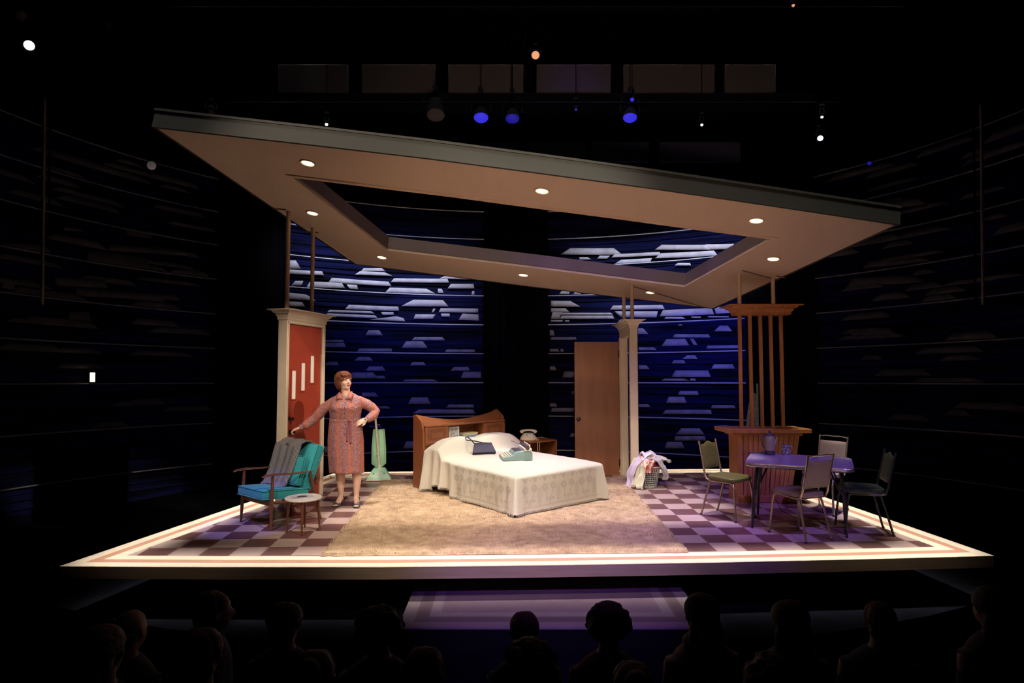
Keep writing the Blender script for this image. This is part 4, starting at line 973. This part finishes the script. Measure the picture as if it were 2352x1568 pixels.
# ---------------------------------------------------------------- dinette table
TA = math.radians(-24.7); TC = (3.10, 7.31)
dt = thing('dinette_table', 'dinette table with pale laminate top, ribbed metal edge and slim dark legs', 'table', (*TC, 0), TA)
def oct_(e): 
    hx, hy, c_ = .525-e, .42-e, .11
    pts = []
    for cx, cy, a0 in ((hx-c_, hy-c_, 0), (-hx+c_, hy-c_, 90), (-hx+c_, -hy+c_, 180), (hx-c_, -hy+c_, 270)):
        for k in range(7): a_ = math.radians(a0+15*k); pts.append((cx+c_*math.cos(a_), cy+c_*math.sin(a_)))
    return pts
MB().prism(oct_(.004), .672, .702).build('table_top', M['formica'], dt)
q = MB(); q.loft([[(x, y, z) for x, y in oct_(e)] for z, e in ((.662, .003), (.664, 0), (.672, -.001), (.675, .002), (.680, -.001), (.684, .002), (.689, -.001), (.693, .002), (.700, 0), (.7035, .002))], False)
q.build('metal_edge', M['steel'], dt)
for sx_ in (-1, 1):
    for sy_ in (-1, 1):
        MB().tube([(sx_*.45, sy_*.335, 0), (sx_*.44, sy_*.31, .30), (sx_*.40, sy_*.27, .668)], [.011, .016, .021], 10).build('leg', M['darkmetal'], dt)
        MB().tube([(sx_*.44, sy_*.315, .38), (sx_*.36, sy_*.29, .50), (sx_*.30, sy_*.27, .668)], .009, 8).build('leg_brace', M['darkmetal'], dt)
MB().bb(-.42, .42, -.30, .30, .64, .672).build('apron', M['darkmetal'], dt)
# percolator and mug
pc = at(1768, 1043, .704); pr = thing('percolator', 'tall cream percolator with a dark base and lid on the dinette table', 'coffee pot', (pc.x, pc.y, .704), math.radians(0))
MB().lathe([(.056, 0), (.059, .004), (.058, .045), (.054, .048)], 28).build('base', M['ink'], pr)
MB().lathe([(.054, .046), (.055, .06), (.054, .15), (.049, .205), (.045, .212)], 28).build('body', M['pot'], pr)
MB().lathe([(.046, .210), (.048, .216), (.035, .236), (.012, .244), (.010, .246)], 28).build('lid', M['ink'], pr)
MB().lathe([(.006, .245), (.012, .252), (.014, .264), (.008, .275)], 14).build('lid_knob', M['ink'], pr)
MB().tube([(-.048, 0, .20), (-.085, 0, .215), (-.098, 0, .19), (-.088, 0, .13), (-.078, 0, .09), (-.056, 0, .075)], [.009, .008, .008, .008, .008, .007], 8).build('handle', M['ink'], pr)
MB().tube([(.045, 0, .10), (.062, 0, .13), (.072, 0, .17), (.088, 0, .195)], [.018, .014, .010, .008], 10).build('spout', M['pot'], pr)
MB().tube([(-.058, 0, .02), (-.085, .005, .024)], .014, 8).build('plug', M['ink'], pr)
pts = [(-.085, .005, .024), (-.14, .02, .012), (-.20, .04, .006), (-.22, .10, .006), (-.16, .20, .006), (-.06, .33, .006)]
pw = [(pc.x+x, pc.y+y, .704+z) for x, y, z in pts[:4]] 
ed = Matrix.Translation((*TC, 0)) @ Matrix.Rotation(TA, 4, 'Z')
pw += [tuple(ed @ Vector((-.30, .43, .706))), tuple(ed @ Vector((-.31, .45, .66))), tuple(ed @ Vector((-.33, .44, .30))), tuple(ed @ Vector((-.20, .38, .06))), tuple(ed @ Vector((-.05, .30, .008))), tuple(ed @ Vector((.25, .20, .008)))]
o = MB().tube([(x-pc.x, y-pc.y, z) for x, y, z in pw], .0035, 6).build('power_cord', M['ink'], None); o.location = (pc.x, pc.y, 0); tag(o, 'thin black cord hanging from the dinette table behind its left legs', 'cord')
mc = at(1804, 1043, .704); mu = thing('mug', 'white mug with dark swirl pattern beside the percolator', 'mug', (mc.x, mc.y, .704), math.radians(-15))
M['swirl'] = mat('swirl glaze', (.62, .60, .62), .3)
_v = N(M['swirl'], 'ShaderNodeTexVoronoi'); _v.feature = 'DISTANCE_TO_EDGE'; _v.inputs['Scale'].default_value = 48; _tc = N(M['swirl'], 'ShaderNodeTexCoord'); L(M['swirl'], _tc.outputs['Object'], _v.inputs['Vector'])
_r = N(M['swirl'], 'ShaderNodeValToRGB'); _r.color_ramp.elements[0].position = .12; _r.color_ramp.elements[1].position = .2; _r.color_ramp.elements[0].color = (.10, .09, .12, 1); _r.color_ramp.elements[1].color = (.66, .64, .66, 1)
L(M['swirl'], _v.outputs['Distance'], _r.inputs[0]); L(M['swirl'], _r.outputs[0], M['swirl'].node_tree.nodes['Principled BSDF'].inputs['Base Color'])
MB().lathe([(.036, 0), (.040, .003), (.042, .10), (.042, .112), (.039, .112), (.037, .01)], 28).build('cup', M['swirl'], mu)
MB().tube([(.040, 0, .092), (.062, 0, .095), (.074, 0, .075), (.070, 0, .045), (.040, 0, .028)], .0055, 8).build('handle', M['swirl'], mu)

# ---------------------------------------------------------------- dinette chairs
def chair(kind, label, loc, rz, vin, metal, gr):
    t = thing('dinette_chair', label, 'chair', (*loc, 0), rz, gr)
    sw, bw = .20, .165
    for s in (-1, 1):
        MB().tube([(.215, s*.195, 0), (.185, s*.175, .34), (.17, s*.17, .405), (.13, s*.168, .418), (-.13, s*.165, .412), (-.175, s*.165, .425), (-.20, s*.165, .48), (-.235, s*.16, .66), (-.275, s*bw, .845 if kind == 'scallop' else .86)], .0115, 10).build('side_frame', metal, t)
        MB().tube([(-.25, s*.165, 0), (-.17, s*.150, .30), (-.13, s*.145, .41)], .0115, 10).build('rear_leg', metal, t)
        MB().lathe([(.014, 0), (.014, .02)], 10, c=(.215, s*.195)).build('foot_cap', M['ink'], t)
        MB().lathe([(.014, 0), (.014, .02)], 10, c=(-.25, s*.165)).build('foot_cap', M['ink'], t)
    MB().tube([(-.13, -.165, .41), (-.13, .165, .41)], .009, 8).build('cross_bar', metal, t)
    MB().tube([(.13, -.168, .415), (.13, .168, .415)], .009, 8).build('cross_bar', metal, t)
    # seat
    q = MB(); pts = []
    for k in range(28):
        a_ = 2*PI*k/28; c_, s_ = math.cos(a_), math.sin(a_); e = 4.5
        r = (abs(c_)**e+abs(s_)**e)**(-1/e); pts.append((c_*r, s_*r))
    q.loft([[(x*(.205-e)+.01, y*((.205 if x > 0 else .185)-e), z) for x, y in pts] for z, e in ((.422, .02), (.428, .004), (.445, 0), (.462, .004), (.472, .018), (.476, .05))])
    q.build('seat', vin, t)
    # back
    def bx_(z): return -.20 - (z-.48)*.205
    if kind == 'scallop':
        def top(f): return .808 + .05*math.exp(-((f-.5)/.22)**2) - .025*(1-abs(2*f-1)) + .0
        z0_ = .53
        def fn(side):
            return lambda u, v: (bx_(z0_+(top(u)-z0_)*v) + side*(.014*(1-abs(2*u-1)**6)*(1-abs(2*v-1)**8)) , (u-.5)*2*(.150-.0*v), z0_+(top(u)-z0_)*v)
    else:
        z0_ = .52; zt_ = .80 if kind == 'rail' else .815
        def fn(side):
            return lambda u, v: (bx_(z0_+(zt_-z0_)*v) + side*(.012*(1-abs(2*u-1)**6)*(1-abs(2*v-1)**8)) - .012*(abs(2*u-1)**2) + .012, (u-.5)*2*.152, z0_+(zt_-z0_)*v)
    q = MB(); q.grid(fn(1), 20, 20); q.grid(fn(-1), 20, 20); q.build('backrest', vin, t, angle=60)
    if kind != 'scallop':
        MB().tube([(-.272, -.165, .845), (-.279, -.08, .855), (-.281, 0, .852), (-.279, .08, .855), (-.272, .165, .845)], .008, 8).build('top_rail', metal, t)
    return t
gr = 'dinette chairs'
chair('scallop', 'green vinyl dinette chair with a scalloped back, left of the table', (2.46, 7.70), math.radians(-50), M['green'], M['goldmetal'], gr)
chair('rail', 'tan speckled dinette chair in front of the table, its back to the camera', (2.93, 6.90), math.radians(112), M['tan'], M['goldmetal'], gr)
chair('rail', 'pinkish beige dinette chair behind the table at the right', (3.68, 7.98), math.radians(-138), M['pinkv'], M['chrome'], gr)
chair('scallop', 'dark green dinette chair at the right end of the table', (3.66, 7.08), math.radians(168), M['dkgreen'], M['darkmetal'], gr)

# ---------------------------------------------------------------- ironing board behind the bar
ib = thing('ironing_board', 'folded ironing board with mottled cover leaning behind the wooden bar', 'ironing board', (3.30, 9.25, 0), math.radians(0), None, False)
pts = [(-.20, .05), (-.17, .45), (-.085, .88), (-.05, 1.12), (-.02, 1.26), (.0, 1.30), (.04, 1.305), (.06, 1.27), (.075, .9), (.08, .05)]
q = MB(); q.prism(pts, -.02, .02); q.v = [(x, z + y*.03, y) for x, y, z in q.v]
q.build('padded_cover', M['orangecloth'], ib, bevel=.008)
q = MB().tube([(.03, .09, .02), (.04, .11, .8), (.045, .13, 1.43), (.105, .13, 1.43), (.105, .11, .8), (.10, .09, .02)], .016, 8); q.build('folding_leg', mat('teal enamel', (.06, .15, .16), .4), ib)
# ================================================================ THE ACTRESS
wo = thing('person', 'woman in a pink printed shirt dress, one hand on the red door knob', 'person', (-1.97, 8.25, 0))
def hand(mb, Mx, curls, side=1, sc=1.0, thumb=(.9, .5)):
    # +x wrist to knuckles, z back of the hand; the thumb leaves the side (+y*side)
    mb.loft([[(x*sc, (w_*math.cos(2*PI*i/12))*sc, (h_*math.sin(2*PI*i/12))*sc) for i in range(12)] for x, w_, h_ in ((-.03, .024, .019), (0, .025, .018), (.03, .036, .016), (.07, .040, .014), (.092, .037, .012))], True, Mx)
    for k, (y, l_) in enumerate(((.030, .072), (.010, .080), (-.010, .074), (-.029, .058))):
        p = Vector((.088, y*side, 0)); a_ = curls[k]*.35; pts = [p.copy()]; ax = (y*.10*side)
        for seg in (.45, .32, .27):
            p = p + Vector((math.cos(a_), ax/.07*.3, -math.sin(a_)))*l_*seg; pts.append(p.copy()); a_ += curls[k]
        mb.tube([tuple(Vector(q_)*sc) for q_ in pts], [.0095*sc, .0088*sc, .008*sc, .0065*sc], 8, Mx)
    pts = [(.015, .022*side, -.004), (.045, .046*side, -.012), (.068, .056*side, -.028*thumb[0]), (.088, .052*side, -.045*thumb[1]-.01)]
    mb.tube([tuple(Vector(q_)*sc) for q_ in pts], [.014*sc, .012*sc, .010*sc, .0075*sc], 8, Mx)
def basis(o, x, z):
    x = Vector(x).normalized(); z = Vector(z); z = (z - x*z.dot(x)).normalized(); y = z.cross(x)
    return Matrix(((x.x, y.x, z.x, o[0]), (x.y, y.y, z.y, o[1]), (x.z, y.z, z.z, o[2]), (0, 0, 0, 1)))
RING = [(.405, -.046, .002, .200, .150), (.6, -.056, .002, .212, .158), (.8, -.060, .005, .214, .160), (.93, -.063, .003, .203, .148), (1.02, -.066, -.002, .186, .132), (1.05, -.066, -.003, .184, .130),
        (1.12, -.062, -.010, .192, .142), (1.20, -.056, -.018, .200, .152), (1.27, -.050, -.008, .192, .130), (1.32, -.048, .0, .165, .100), (1.355, -.05, .008, .105, .075), (1.375, -.055, .010, .068, .060)]
def rg_(z):
    for a_, b_ in zip(RING, RING[1:]):
        if a_[0] <= z <= b_[0]:
            f = (z-a_[0])/(b_[0]-a_[0]); return [a_[k]*(1-f)+b_[k]*f for k in range(5)]
    return RING[-1]
b = MB()
# trunk under the dress
b.loft([[(r[1]+(r[3]-.03)*math.cos(2*PI*i/20), r[2]+(r[4]-.028)*math.sin(2*PI*i/20), z) for i in range(20)] for z in (.70, .8, .93, 1.03, 1.12, 1.2, 1.27, 1.32) for r in (rg_(z),)])
b.tube([(-.052, .012, 1.28), (-.060, .008, 1.37), (-.074, .0, 1.45)], [.075, .056, .055], 14)
b.ell((-.052, -.045, 1.335), (.048, .048, .055))
for s, (hx, kx, cx, ax, fy, toe) in ((-1, (-.155, -.128, -.122, -.125, .02, (-.150, -.115))), (1, (.045, .072, .078, .070, .0, (.108, -.135)))):
    b.tube([(hx, 0, .78), (hx*.9, 0, .62), (kx, -.012, .44), (cx, .012, .33), (ax, .022+fy, .16), (ax, .025+fy, .105)], [.098, .085, .058, .056, .035, .033], 14)
    b.tube([(ax, .045+fy, .075), (ax, .0+fy, .085), (ax+(toe[0]-ax)*.55, -.055+fy, .045), (toe[0], toe[1]+fy+.02, .026)], [.030, .036, .034, .026], 12)
    for k in range(5):
        u = (k-2)*.016; b.tube([(toe[0]+u, toe[1]+fy+.03, .026), (toe[0]+u*1.05+(toe[0]-ax)*.1, toe[1]+fy-.012+.006*abs(k-1), .020)], [.0105, .0085], 8)
# arms and hands
kn = Vector((-2.665+1.97, 8.20-8.25, .90))      # door knob in her frame
b.tube([(-.17, .01, 1.25), (-.33, .0, 1.185), (-.43, .0, 1.07), (-.535, -.035, .995), (-.600, -.055, .955)], [.045, .046, .040, .034, .026], 12)
hand(b, basis((-.598, -.057, .956), (-.86, .02, -.36), (.15, -.25, 1)), (1.0, 1.05, 1.1, 1.1), -1, .98)
b.tube([(.07, .01, 1.25), (.19, .05, 1.22), (.275, .09, 1.14), (.245, .02, 1.085), (.200, -.055, 1.050)], [.045, .045, .040, .034, .026], 12)
hand(b, basis((.202, -.052, 1.052), (-.80, -.28, -.36), (.15, -.8, .6)), (.45, .5, .55, .6), 1, .95, (.3, .1))
# head
HM = Matrix.Translation((-.078, -.006, 1.515)) @ Matrix.Rotation(math.radians(180+48), 4, 'Z') @ Matrix.Rotation(math.radians(3), 4, 'X')
b.ell((0, -.012, .022), (.073, .092, .086), HM, 20, 14)
b.ell((0, .026, -.025), (.060, .062, .082), HM, 18, 12)
b.ell((0, .052, -.078), (.038, .034, .030), HM, 14, 10)
b.ell((0, .020, -.078), (.052, .048, .032), HM, 14, 10)
for s in (-1, 1):
    b.ell((s*.034, .056, -.028), (.026, .024, .026), HM); b.ell((s*.030, .068, .030), (.024, .014, .009), HM)
    b.ell((s*.076, -.006, -.010), (.009, .018, .028), HM, 12, 8)
b.tube([(0, .080, .022), (0, .089, .002), (0, .099, -.017)], [.007, .008, .0105], 10, HM)
b.ell((0, .095, -.021), (.014, .011, .009), HM)
b.build('body', M['skin'], wo, remesh=.0038, smoothit=3)
for s in (-1, 1):
    q = MB().ell((s*.029, .0815, .012), (.0115, .006, .0062), HM, 14, 8); e = q.build('eye', mat('eye white', (.75, .72, .70), .3), wo)
    MB().ell((s*.029+.002, .0868, .012), (.0052, .003, .0056), HM, 12, 8).build('iris', M['eye'], e)
    MB().tube([(s*.015, .086, .0195), (s*.029, .0885, .0215), (s*.043, .080, .017)], .0022, 6, HM).build('eyelashes', M['eye'], e)
    MB().tube([(s*.013, .087, .034), (s*.030, .087, .039), (s*.048, .074, .031)], .0030, 6, HM).build('eyebrow', M['hair'], wo)
MB().tube([(-.022, .086, -.052), (-.008, .0945, -.048), (0, .095, -.050), (.008, .0945, -.048), (.022, .086, -.052)], [.002, .004, .004, .004, .002], 8, HM).tube([(-.020, .086, -.054), (0, .094, -.059), (.020, .086, -.054)], [.002, .005, .002], 8, HM).build('lips', M['lips'], wo)
# hair
h = MB()
h.ell((0, -.022, .036), (.090, .104, .083), HM, 24, 16); h.ell((0, -.058, -.035), (.080, .060, .085), HM, 18, 12)
for s in (-1, 1): h.ell((s*.074, -.014, -.030), (.020, .046, .072), HM, 14, 10)
h.ell((.02, .060, .070), (.060, .030, .028), HM, 14, 10)
rnd = random.Random(3)
for k in range(190):
    a_ = rnd.uniform(-PI, PI); front = math.cos(a_)
    ln = rnd.uniform(1.9, 2.2) if front < .2 else rnd.uniform(1.15, 1.35) if front > .62 else rnd.uniform(1.5, 1.9)
    pts = []
    for j in range(6):
        th = .15 + (ln-.15)*j/5; R1_ = 1.03
        x = .090*R1_*math.sin(min(th, 1.75))*math.sin(a_); y = -.022+.104*R1_*math.sin(min(th, 1.75))*front; z = .036+.083*R1_*math.cos(min(th, 1.57)) - max(0, th-1.57)*.16
        pts.append((x+rnd.uniform(-.006, .006), y+rnd.uniform(-.006, .006), z))
    h.tube(pts, [.005, .008, .009, .008, .007, .003], 5, HM)
h.build('hair', M['hair'], wo, remesh=.0048, smoothit=1)
# dress: bodice with collar and long sleeves
d = MB()
d.loft([[(r[1]+r[3]*math.cos(2*PI*i/36), r[2]+r[4]*math.sin(2*PI*i/36), z) for i in range(36)] for z in (1.035, 1.06, 1.10, 1.15, 1.2, 1.25, 1.29, 1.32, 1.34, 1.355, 1.368) for r in (rg_(z),)])
for s in (-1, 1): d.ell((-.056+s*.082, -.070, 1.190), (.084, .088, .075))
def wav(pts, rr_): return pts, rr_
d.tube([(-.10, .005, 1.260), (-.20, .005, 1.262), (-.33, .0, 1.175), (-.38, .0, 1.12), (-.43, .0, 1.06), (-.49, -.02, 1.015), (-.54, -.035, .975), (-.575, -.045, .963)], [.045, .066, .064, .066, .058, .058, .056, .034], 16)
d.tube([(-.565, -.045, .968), (-.600, -.055, .950)], [.037, .037], 16)
d.tube([(.00, .005, 1.260), (.10, .01, 1.268), (.19, .045, 1.225), (.245, .075, 1.18), (.288, .085, 1.135), (.272, .045, 1.095), (.245, .01, 1.075), (.225, -.02, 1.065)], [.045, .066, .064, .063, .058, .056, .054, .042], 16)
d.tube([(.248, -.01, 1.070), (.205, -.042, 1.050)], [.046, .043], 16)
d.build('dress_bodice', M['dress'], wo, remesh=.0065, smoothit=3)
def skf(u, v):
    z = .405 + (1.05-.405)*(1-v); r = rg_(z); a_ = 2*PI*u; f = v**1.5
    k = 1 + f*.035*math.sin(a_*9+1)+f*.025*math.sin(a_*5+2)
    return (r[1]+r[3]*k*math.cos(a_), r[2]+r[4]*k*math.sin(a_), z + .006*math.sin(a_*5)*f)
MB().grid(skf, 96, 30).build('dress_skirt', M['dress'], wo, solid=.006, angle=180)
r = rg_(1.045)
MB().loft([[(r[1]+(r[3]+e)*math.cos(2*PI*i/40), r[2]+(r[4]+e)*math.sin(2*PI*i/40), z) for i in range(40)] for z, e in ((1.028, .001), (1.030, .008), (1.058, .008), (1.060, .001))], False).build('belt', M['dress'], wo, angle=50)
for x0, x1, z0_ in ((.000, -.004, .80), (.026, .034, .775)):
    q = MB()
    if 1:
        def yy(x, z): r = rg_(z); return r[2]-r[4]*math.sqrt(max(0, 1-((x-r[1])/r[3])**2))-.012
    q.grid(lambda u, v: (x0+(x1-x0)*v+(u-.5)*.022, yy(x0+(x1-x0)*v+(u-.5)*.022, 1.04-(1.04-z0_)*v), 1.04-(1.04-z0_)*v), 2, 16)
    q.build('belt_tie', M['belt'], wo, solid=.004)
MB().ell((.010, yy(.01, 1.045)-.006, 1.045), (.016, .010, .014)).build('belt_knot', M['belt'], wo)
for k, z in enumerate((1.265, 1.205, 1.14, 1.085, 1.00, .945, .885)):
    x = -.030; r = rg_(z); y = r[2]-r[4]-(.012 if z > 1.03 else .006) - (.022 if 1.13 < z < 1.22 else 0)*.35
    MB().ell((x, y, z), (.0065, .004, .0065), None, 12, 8).build('button', M['ink'], wo)
for s in (-1, 1):
    q = MB(); q.add([(-.053+s*.002, -.118, 1.285), (-.053+s*.052, -.070, 1.372), (-.053+s*.072, -.020, 1.392), (-.053+s*.104, -.062, 1.350), (-.053+s*.092, -.128, 1.292), (-.053+s*.052, -.128, 1.315)], [(0, 1, 5), (1, 2, 3), (1, 3, 4, 5)]); q.build('collar', M['dress'], wo, solid=.006)
MB().tube([(.222, -.035, 1.060), (.215, -.040, 1.090), (.205, -.05, 1.075)], .004, 6).build('watch_strap', M['brass'], wo)
MB().ell((.196, -.078, 1.060), (.012, .006, .012)).build('watch', M['chrome'], wo)
# sandals
for ax, fy, toe in ((-.125, .02, (-.150, -.115)), (.070, .0, (.108, -.135))):
    ty_ = toe[1]+fy
    MB().loft([[(cx-w_, y, z), (cx+w_, y, z), (cx+w_, y, z+.006), (cx-w_, y, z+.006)] for cx, y, z, w_ in ((ax, .075+fy, .052, .022), (ax, .04+fy, .050, .026), ((ax+toe[0])/2, -.03+fy, .022, .028), (toe[0], ty_+.03, .003, .038), (toe[0], ty_-.01, .002, .034), (toe[0], ty_-.03, .002, .018))]).build('sandal_sole', M['sandal'], wo)
    MB().cyl((ax, .06+fy, 0), (ax, .06+fy, .052), .009, .016, 10).build('sandal_heel', M['sandal'], wo)
    for y, z, w_, k in ((ty_+.035, .008, .043, 1.0), (ty_+.010, .006, .042, .85)):
        MB().tube([(toe[0]-w_, y, z), (toe[0]-w_*.75, y, z+.034*k), (toe[0], y+.004, z+.050*k), (toe[0]+w_*.75, y, z+.034*k), (toe[0]+w_, y, z)], .009, 8).build('sandal_strap', M['sandal'], wo)
    MB().tube([(ax-.032, -.01+fy, .045), (ax-.037, .03+fy, .085), (ax, .083+fy, .105), (ax+.037, .03+fy, .085), (ax+.032, -.01+fy, .045)], .006, 8).build('sandal_strap', M['sandal'], wo)
# ================================================================ THE AUDIENCE
def seat_at(x, y, z, label):
    t = thing('theatre_seat', label, 'seat', (x, y, z), 0, 'theatre seats')
    MB().bb(-.165, .165, -.18, .26, .34, .42).build('seat_cushion', M['seat'], t, bevel=.03)
    q = MB().bb(-.165, .165, -.30, -.235, .34, .82); q.build('backrest', M['seat'], t, bevel=.03)
    for s in (-1, 1):
        MB().bb(s*.182-.012, s*.182+.012, -.24, .10, .50, .53).build('armrest', M['black'], t, bevel=.01)
        MB().bb(s*.182-.010, s*.182+.010, -.18, .08, 0, .505).build('leg', M['black'], t)
    return t
def sitter(px, ptop, Y, tier, hw, kind, label, seed, cloth_, yaw=0.0, hairm='hairdk', coll=0):
    rnd = random.Random(seed); top = aty(px, ptop, Y); ground = tier; Hh = top.z - ground      # seated height
    t = thing('person', label, 'person', (top.x, Y, ground), yaw, 'people watching from the stalls')
    b = MB(); hz = Hh-.135; k = hw/.20
    Hd = Matrix.Translation((0, 0, hz))
    b.ell((0, -.005, .020), (.074*k**.4, .094, .086), Hd); b.ell((0, .03, -.035), (.058, .062, .078), Hd); b.ell((0, .098, -.02), (.014, .018, .022), Hd)
    for s in (-1, 1): b.ell((s*.076, 0, -.01), (.010, .018, .028), Hd, 10, 8)
    b.tube([(0, -.02, hz-.06), (0, -.03, hz-.17), (0, -.035, hz-.22)], [.055, .058, .09], 14)
    sh = hz-.170; wx = .86
    b.loft([[(rx*wx*math.cos(2*PI*i/20), -.03+cy+ry*math.sin(2*PI*i/20), z) for i in range(20)] for z, rx, ry, cy in ((.42, .17, .13, 0), (.60, .165, .12, -.01), (sh-.20, .185, .125, -.01), (sh-.08, .205, .12, -.01), (sh-.02, .17, .095, -.005), (sh+.045, .075, .06, 0))])
    for s in (-1, 1):
        b.tube([(s*.155, -.02, sh-.06), (s*.180, -.03, sh-.20), (s*.185, .03, .66), (s*.16, .22, .60), (s*.10, .28, .56)], [.062, .052, .045, .036, .028], 10)
        hand(b, basis((s*.105, .275, .562), (-s*.5, .8, -.1), (0, 0, 1)), (.5, .5, .55, .6), s)
        b.tube([(s*.10, -.02, .50), (s*.11, .25, .505), (s*.12, .42, .48), (s*.12, .44, .25), (s*.12, .42, .07)], [.09, .078, .06, .052, .04], 10)
        b.tube([(s*.12, .40, .045), (s*.125, .50, .04), (s*.13, .60, .035)], [.042, .042, .034], 10)
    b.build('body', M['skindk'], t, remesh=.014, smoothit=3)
    c = MB()
    c.loft([[(rx*wx*math.cos(2*PI*i/20), -.03+cy+ry*math.sin(2*PI*i/20), z) for i in range(20)] for z, rx, ry, cy in ((.46, .185, .15, 0), (.60, .18, .135, -.01), (sh-.20, .20, .14, -.01), (sh-.08, .222, .135, -.01), (sh-.01, .182, .108, -.005), (sh+.045, .085, .072, 0))])
    for s in (-1, 1): c.tube([(s*.14, -.02, sh-.05), (s*.175, -.03, sh-.20), (s*.185, .03, .66), (s*.16, .15, .62)], [.070, .060, .052, .044], 10)
    if coll: c.tube([(.09*math.cos(a_), -.04+.075*math.sin(a_), sh+.045) for a_ in [2*PI*i/12 for i in range(12)]], .028, 8, closed=True)
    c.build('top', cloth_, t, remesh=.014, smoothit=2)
    h = MB()
    hk = k
    if kind == 'bald': h.ell((0, -.035, -.02), (.078, .070, .045), Hd)
    elif kind == 'long':
        h.ell((0, -.02, .03), (.092*hk, .105, .088), Hd); h.ell((0, -.06, -.09), (.095*hk, .060, .16), Hd); h.ell((0, -.075, -.20), (.085*hk, .045, .10), Hd)
    elif kind == 'bun':
        h.ell((0, -.02, .03), (.084*hk, .100, .084), Hd); h.ell((0, -.10, .075), (.045, .04, .045), Hd)
    elif kind == 'curly':
        h.ell((0, -.02, .025), (.098*hk, .11, .10), Hd)
        for _ in range(70):
            a_, e_ = rnd.uniform(0, 2*PI), rnd.uniform(-.5, 1.5); 
            if math.sin(a_) > .5 and e_ < .6: continue
            h.ell((.096*hk*math.cos(a_)*math.cos(e_), -.02+.108*math.sin(a_)*math.cos(e_), .02+.10*math.sin(e_)), (.022, .022, .022), Hd, 8, 6)
    else:
        h.ell((0, -.018, .028), (.084*hk, .102, .086), Hd); h.ell((0, -.06, -.03), (.074*hk, .05, .06), Hd)
    for _ in range(60):
        a_ = rnd.uniform(0, 2*PI)
        if math.sin(a_) > .6: continue
        pts = [(.086*hk*math.sin(th)*math.cos(a_), -.02+.103*math.sin(th)*math.sin(a_), .028+.088*math.cos(th)) for th in (.1, .6, 1.1, 1.5, 1.8)]
        if kind != 'bald': h.tube(pts, [.006, .009, .009, .008, .004], 5, Hd)
    h.build('hair', M[hairm], t, remesh=.009, smoothit=1)
    return t
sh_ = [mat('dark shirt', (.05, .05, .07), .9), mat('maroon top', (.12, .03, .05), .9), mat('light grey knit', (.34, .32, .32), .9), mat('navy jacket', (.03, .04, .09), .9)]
aud = [
 (300, 1388, 3.70, T1, .19, 'bald', 'balding spectator at the far left of the front row', 0, -.3, 'hairgr'),
 (492, 1348, 3.75, T1, .18, 'short', 'spectator with head turned right, second from the left in the front row', 3, -1.1, 'hairbr'),
 (657, 1372, 3.70, T1, .21, 'short', 'spectator with a full rounded head of hair, third from the left in the front row', 0, -.1, 'hairdk'),
 (873, 1388, 3.60, T1, .25, 'curly', 'spectator with big round hair just left of the lower step', 0, 0, 'hairdk'),
 (1203, 1394, 3.85, T1, .18, 'short', 'brown haired spectator in front of the middle of the lower step', 0, .2, 'hairbr'),
 (1397, 1380, 3.70, T1, .23, 'curly', 'curly dark haired spectator in front of the right part of the step', 1, 0, 'hairdk'),
 (1608, 1352, 3.65, T1, .20, 'long', 'long haired spectator in a light top at the right corner of the step', 2, .2, 'hairdk'),
 (1812, 1368, 3.70, T1, .22, 'long', 'dark long haired spectator right of the one in a light top', 0, 0, 'hairdk'),
 (2020, 1372, 3.80, T1, .18, 'short', 'dim short haired spectator second from the right end of the front row', 3, -.3, 'hairbr'),
 (2275, 1335, 3.65, T1, .22, 'long', 'spectator at the far right end of the front row', 0, .2, 'hairdk'),
 (240, 1420, 2.85, T2, .19, 'short', 'nearer spectator at the far left of the second row', 0, 0, 'hairgr'),
 (462, 1428, 2.80, T2, .20, 'short', 'nearer spectator left of centre with warm rim light, second row', 1, .1, 'hairbr'),
 (725, 1478, 2.75, T2, .18, 'bun', 'spectator with a hair bun low at the bottom, second row', 0, 0, 'hairdk'),
 (975, 1472, 2.75, T2, .18, 'short', 'spectator low at the bottom left of centre, second row', 0, 0, 'hairdk'),
 (1215, 1464, 2.75, T2, .22, 'curly', 'frizzy haired spectator at the bottom centre, second row', 1, .1, 'hairbr'),
 (1452, 1504, 2.75, T2, .18, 'bun', 'spectator with light brown hair at the bottom right of centre, second row', 0, 0, 'hairgr'),
 (1770, 1496, 2.75, T2, .20, 'curly', 'brown curly haired spectator at the bottom right, second row', 0, -.1, 'hairbr'),
]
for k, (px, pt, Y, tr, hw, kd, lb_, ci, yaw, hm) in enumerate(aud):
    p = sitter(px, pt, Y, tr, hw, kd, lb_, 50+k, sh_[ci], yaw, hm, coll=(ci == 2))
    seat_at(p.location.x, Y, tr, 'dark plush seat under the ' + lb_.replace('spectator ', 'spectator ', 1)[:90] if False else 'dark seat of the ' + ' '.join(lb_.split()[:12]))
